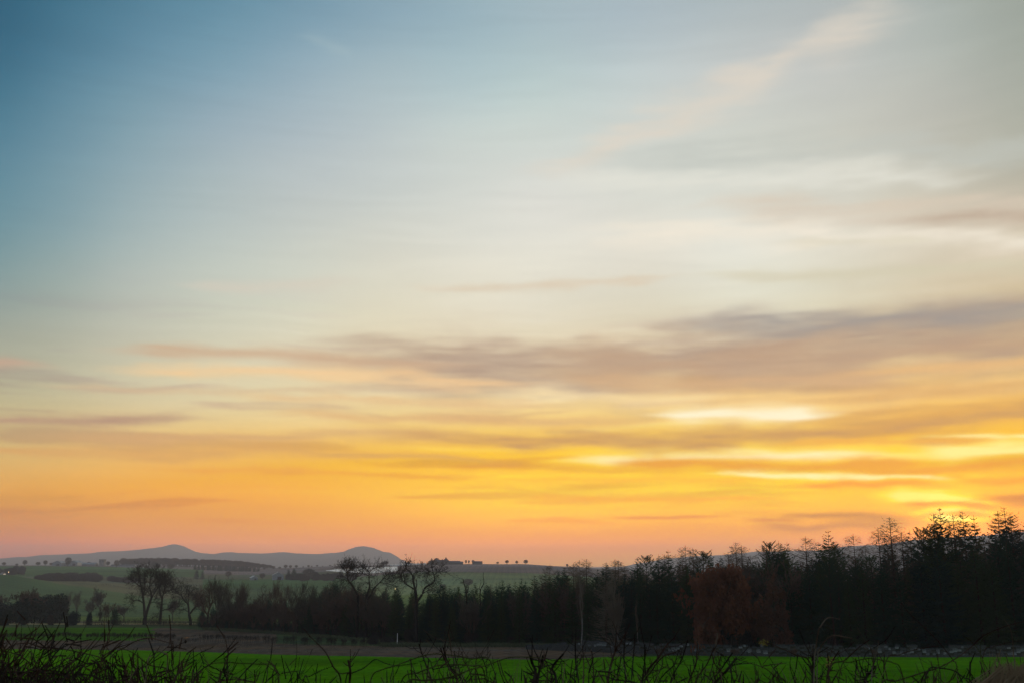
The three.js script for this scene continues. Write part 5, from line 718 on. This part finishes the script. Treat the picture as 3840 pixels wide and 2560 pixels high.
  cane(Ez, [[300, 600], [315, 445], [330, 330], [355, 240], [420, 152], [480, 146], [550, 160]], 2.6, 4.3, pale, 'tall pale cane curling over like a crook before the dark wood', { ...G, tip: 0.7 });
  cane(Ez, [[330, 560], [350, 460], [390, 390], [480, 320], [580, 330], [670, 346]], 2.4, 4.35, pale, 'lower pale cane curling right beside the tall crook', { ...G, tip: 0.6 });
  cane(Ez, [[1150, -5], [1240, 110], [1350, 215], [1490, 350], [1570, 440], [1660, 560], [1700, 640]], 1.8, 4.6, brown, 'long straight cane slanting down in front of the dark conifers', { root: 'end', ...G });
  cane(Ez, [[780, 560], [900, 430], [980, 380], [1030, 330], [1100, 220]], 1.6, 4.7, dark, 'faint cane rising steeply before the dark wood', G);
  cane(Ez, [[1000, 580], [1140, 505], [1300, 455], [1520, 420]], 2.0, 4.6, brown, 'low cane reaching right along the top of the wall', G);
  cane(Ez, [[960, 800], [1100, 765], [1340, 690], [1540, 625], [1740, 510], [1860, 410], [1970, 315], [2170, 230], [2360, 180]], 2.6, 4.4, brown, 'long cane rising right across the wall to the picture edge', G);
  cane(Ez, [[2262, 640], [2260, 560], [2240, 340], [2210, 230], [2160, 160]], 2.0, 4.5, pale, 'upright pale grass-like cane above the dry grass clump', { ...G, spurs: 4 });
  cane(Ez, [[1960, 590], [1860, 400], [1760, 320]], 1.8, 4.6, green, 'short green cane pointing up left over the wall', G);
  cane(Ez, [[560, 640], [660, 580], [820, 545], [960, 560], [1080, 590], [1150, 660]], 2.2, 4.4, green, 'low green hooped cane right of the crooks', { root: 'both', ...G });
  cane(Ez, [[450, 650], [600, 560], [720, 450], [840, 360]], 3.2, 4.4, brown, 'thick brown cane slanting up right beside the crooks', G);
  cane(Ez, [[1400, 700], [1540, 640], [1660, 660], [1760, 730], [1850, 800]], 2.6, 4.3, dark, 'dark cane humped over the green field near the dry grass', { root: 'both', ...G });
  cane(Ez, [[2360, 280], [2250, 285], [2080, 285], [1990, 330], [1930, 420]], 1.3, 4.7, green, 'fine level cane near the right edge above the wall', { root: 'end', ...G });
  cane(Ez, [[2360, 370], [2200, 390], [2060, 430], [1960, 500]], 1.4, 4.7, brown, 'fine cane drooping left from the right edge', { root: 'end', ...G });
  const uprights = [
    [Bz, [[1332, 800], [1338, 650], [1320, 562]], 7, 'thick cut stub with a blunt top over the green crop'], [Cz, [[310, 780], [250, 600], [215, 500], [185, 400]], 4, 'leaning dark stem with a knobbly tip at the centre left'], [Cz, [[560, 760], [480, 640], [440, 560], [400, 445]], 5, 'dark stem leaning left, first of a close fan of stems'], [Cz, [[620, 790], [500, 640], [450, 530], [425, 440]], 4, 'dark stem leaning left, second of a close fan of stems'], [Cz, [[640, 790], [560, 640], [510, 520], [490, 380], [470, 285]], 3.6, 'tallest leaning stem of the fan, topped by a pale twig', pale],
    [Cz, [[590, 700], [545, 560], [530, 470]], 3, 'short stem inside the fan of leaning stems'], [Cz, [[690, 700], [630, 580], [605, 480]], 3, 'slim stem right of the fan'], [Cz, [[738, 720], [745, 580], [757, 480]], 3, 'slim upright stem between fan and hedge heads'], [Cz, [[850, 680], [830, 600], [795, 510]], 3.4, 'short stem leaning left before the knotted hedge heads'],
    [Cz, [[1310, 800], [1330, 680], [1300, 600], [1275, 520]], 9, 'stout knotted hawthorn head, left of the middle cluster', dark], [Cz, [[1345, 800], [1360, 690], [1390, 580], [1400, 520]], 8, 'stout knotted hawthorn head, right of the middle cluster', dark], [Cz, [[1530, 800], [1520, 700], [1490, 630], [1600, 500]], 7, 'forked hawthorn head leaning right of the cluster', dark], [Cz, [[1750, 780], [1730, 640], [1720, 560], [1718, 400]], 4.5, 'straight upright stem with a cut top before the stubble'], [Cz, [[1800, 790], [1800, 560], [1788, 420]], 4, 'straight upright stem beside the cut one'], [Cz, [[1900, 790], [1895, 640], [1880, 470]], 4.5, 'dark upright stem left of the crooked one'], [Cz, [[2030, 800], [2080, 560], [2110, 470], [2122, 440]], 6, 'crooked thick stem with a lumpy head'], [Cz, [[2215, 790], [2195, 520], [2207, 325]], 4.5, 'tall straight stem before the foot of the wood'], [Cz, [[2270, 790], [2290, 500], [2305, 345]], 4, 'tall straight stem right beside the similar one'],
    [Dz, [[545, 800], [565, 620], [572, 410]], 4.5, 'straight stem with an open fork at its top'], [Dz, [[530, 800], [600, 660], [700, 540], [800, 393]], 6, 'thick stem slanting right with a pale cut tip'], [Dz, [[820, 790], [930, 560], [990, 370]], 4, 'slim stem leaning right before the wall'], [Dz, [[1000, 800], [1050, 660], [1075, 580], [1087, 405]], 4.5, 'upright stem with a round knob on top'], [Dz, [[1060, 800], [1180, 600], [1250, 440]], 4, 'stem leaning right with a bare tip'], [Dz, [[1180, 800], [1220, 680], [1255, 500], [1285, 298]], 3.4, 'tall pale thin stem before the brown-leaved beech', pale], [Dz, [[1230, 800], [1340, 620], [1430, 490]], 4.5, 'slanting stem, upper of a parallel pair'], [Dz, [[1240, 810], [1290, 750], [1380, 650], [1470, 540]], 6.5, 'thick slanting stem, lower of a parallel pair'], [Dz, [[560, 800], [640, 660], [760, 520], [880, 480]], 4, 'stem bending right behind the thick slanting one'], [Dz, [[700, 800], [760, 700], [860, 600], [900, 480]], 3.4, 'thin stem rising between the slanting stems'],
    [Ez, [[285, 800], [286, 640], [288, 520]], 6, 'thick dark stub under the pale crooks', dark], [Ez, [[290, 560], [300, 520], [440, 432]], 3, 'short twig slanting right from the thick stub'], [Ez, [[860, 780], [870, 640], [880, 560], [850, 430]], 3.6, 'pale bent stem right of the crooks', pale], [Ez, [[440, 790], [450, 620], [540, 470]], 4.5, 'forked stem carrying yellow lichen', brown, true], [Ez, [[420, 790], [440, 600], [430, 500]], 4, 'upright stem carrying yellow lichen', brown, true], [Ez, [[800, 800], [830, 700], [900, 620]], 8, 'stout knotted stump with a pale top at the lower right', dark], [Ez, [[700, 800], [710, 640], [715, 560]], 4, 'dark upright stem left of the stout stump'], [Ez, [[1540, 800], [1530, 660], [1520, 600]], 3, 'small upright stem under the long rising cane'],
    [A, [[1230, 800], [1225, 640], [1215, 610]], 7, 'short thick stub in the left hedge'], [A, [[1100, 800], [1085, 690], [1040, 560]], 5, 'short stem leaning left in the left hedge'], [A, [[1280, 800], [1290, 640], [1275, 540]], 4, 'upright stem beside the short thick stub'], [A, [[1900, 800], [1896, 620], [1890, 450]], 2.6, 'fine upright stem before the crop at the left'], [A, [[2230, 800], [2200, 700], [2190, 640]], 5, 'short dark stub at the end of the left hedge'], [Bz, [[130, 800], [110, 700], [95, 640]], 5, 'short knotted stub left of the lone leaning cane'], [Bz, [[400, 800], [405, 720], [400, 660]], 3.4, 'thin upright stub low over the crop'], [Bz, [[820, 800], [818, 740], [820, 690]], 3, 'small bare stub low beside the lone cane']];
  for (const [p, pts, w, label, mat, li] of uprights) rod(p, pts, w * 0.72, 4.3 + R() * 0.8, mat || (R() < 0.5 ? brown : dark), label, { ...H, lichen: li, tip: 0.7, spurs: 12 + (R() * 8 | 0) });

  // the tangle of the hedge itself: shrub after shrub
  const shrubs = [0, 1, 2, 3, 4].map((k) => broadleafShape(900 + k, 1.2, { stems: 6, levels: 5, spread: 0.95, stem: 0.34, up: 0.03, wiggle: 0.42, thick: 0.02, kids: 3.0, keep: 0.74, minTwig: 0.0034 }));
  const topLine = linear([[-300, 2372], [0, 2376], [200, 2384], [330, 2410], [480, 2440], [650, 2452], [800, 2462], [950, 2490], [1200, 2505], [1350, 2500], [1500, 2478], [1700, 2462], [1900, 2450], [2100, 2445], [2500, 2455], [2800, 2470], [3000, 2462], [3300, 2462], [3500, 2480], [3700, 2450], [3840, 2430], [4200, 2425]]);
  let n = 0; for (let px = -420; px < 4300; n++) {
    const dense = px < 420, d = 4.2 + 1.0 * R(), x = side(px) * d, gy = groundY(x, -d), top = EYE + d * rise(topLine(px) + 34 * R() - (R() < 0.2 ? 20 : 0)), s = shrubs[n % 5], f = (top - gy) / s.height * (dense ? 1.1 : 1.04);
    const t = thing('hawthorn_shrub', x, gy - 0.03, -d, `${dense ? 'dense dark' : 'trimmed twiggy'} hawthorn shrub in the foreground hedge, ${ORD[n + 1]} from its left end`, 'shrub', 'foreground hedge shrubs'); t.scale.set(f * 0.9, f, f * 0.9); t.rotation.y = R() * 6.28; part(t, 'stems', s.trunk, dark, 'stuff'); part(t, 'twigs', s.branches, R() < 0.5 ? dark : brown, 'stuff');
    px += (dense ? 44 : px > 900 && px < 1450 ? 85 : 58) * (0.7 + 0.6 * R());
  }
  // dry grass: one clump at the right, blades through the hedge
  const blades = (name, label, spots, hMax, mat) => { const M = new Mesher(); for (const [px, py, d, L, lean] of spots) { const top = at(px, py, d), b = V(top.x - lean * L, top.y - L, top.z + (R() - 0.5) * 0.1), m = b.clone().lerp(top, 0.55).add(V(-lean * L * 0.15, L * 0.08, 0)), ac = V(0.6 + 0.4 * R(), 0.1, R() - 0.5).normalize(), w = (0.0012 + 0.0012 * R()) * (hMax < 0.45 ? 2 : 1); M.strip(b, m, w, w, ac); M.strip(m, top, w, 0.0003, ac); } single(name, M.geometry(), mat, label, 'grass', null, 'stuff'); };
  const clump = [], wisps = []; for (let k = 0; k < 620; k++) { const px = 3640 + 240 * Math.pow(R(), 0.75), hump = 2560 - 70 * sstep(3640, 3790, px) - 10 * Math.sin(px / 17), py = hump + 60 * R() * R() - 8 * R(); clump.push([px, py - 26 * R() * R() * R(), 4.2 + 0.7 * R(), 0.14 + 0.22 * R(), (R() - 0.35) * 1.5]); } for (let k = 0; k < 26; k++) clump.push([3700 + 140 * R(), 2425 + 60 * R(), 4.5, 0.3 + 0.15 * R(), (R() - 0.4) * 0.8]);
  for (let k = 0; k < 130; k++) { const px = 500 + 3400 * R(); wisps.push([px, topLine(px) + 70 * R() - 15, 4.2 + 0.9 * R(), 0.2 + 0.25 * R(), (R() - 0.5) * 0.9]); }
  blades('dry_grass_clump', 'mound of dry straw-coloured grass at the lower right corner', clump, 0.4, strawMat); blades('dry_grass', 'thin dry grass blades growing up through the foreground hedge', wisps, 0.5, rough(0.14, 0.125, 0.07));
}
renderer.render(scene, camera);
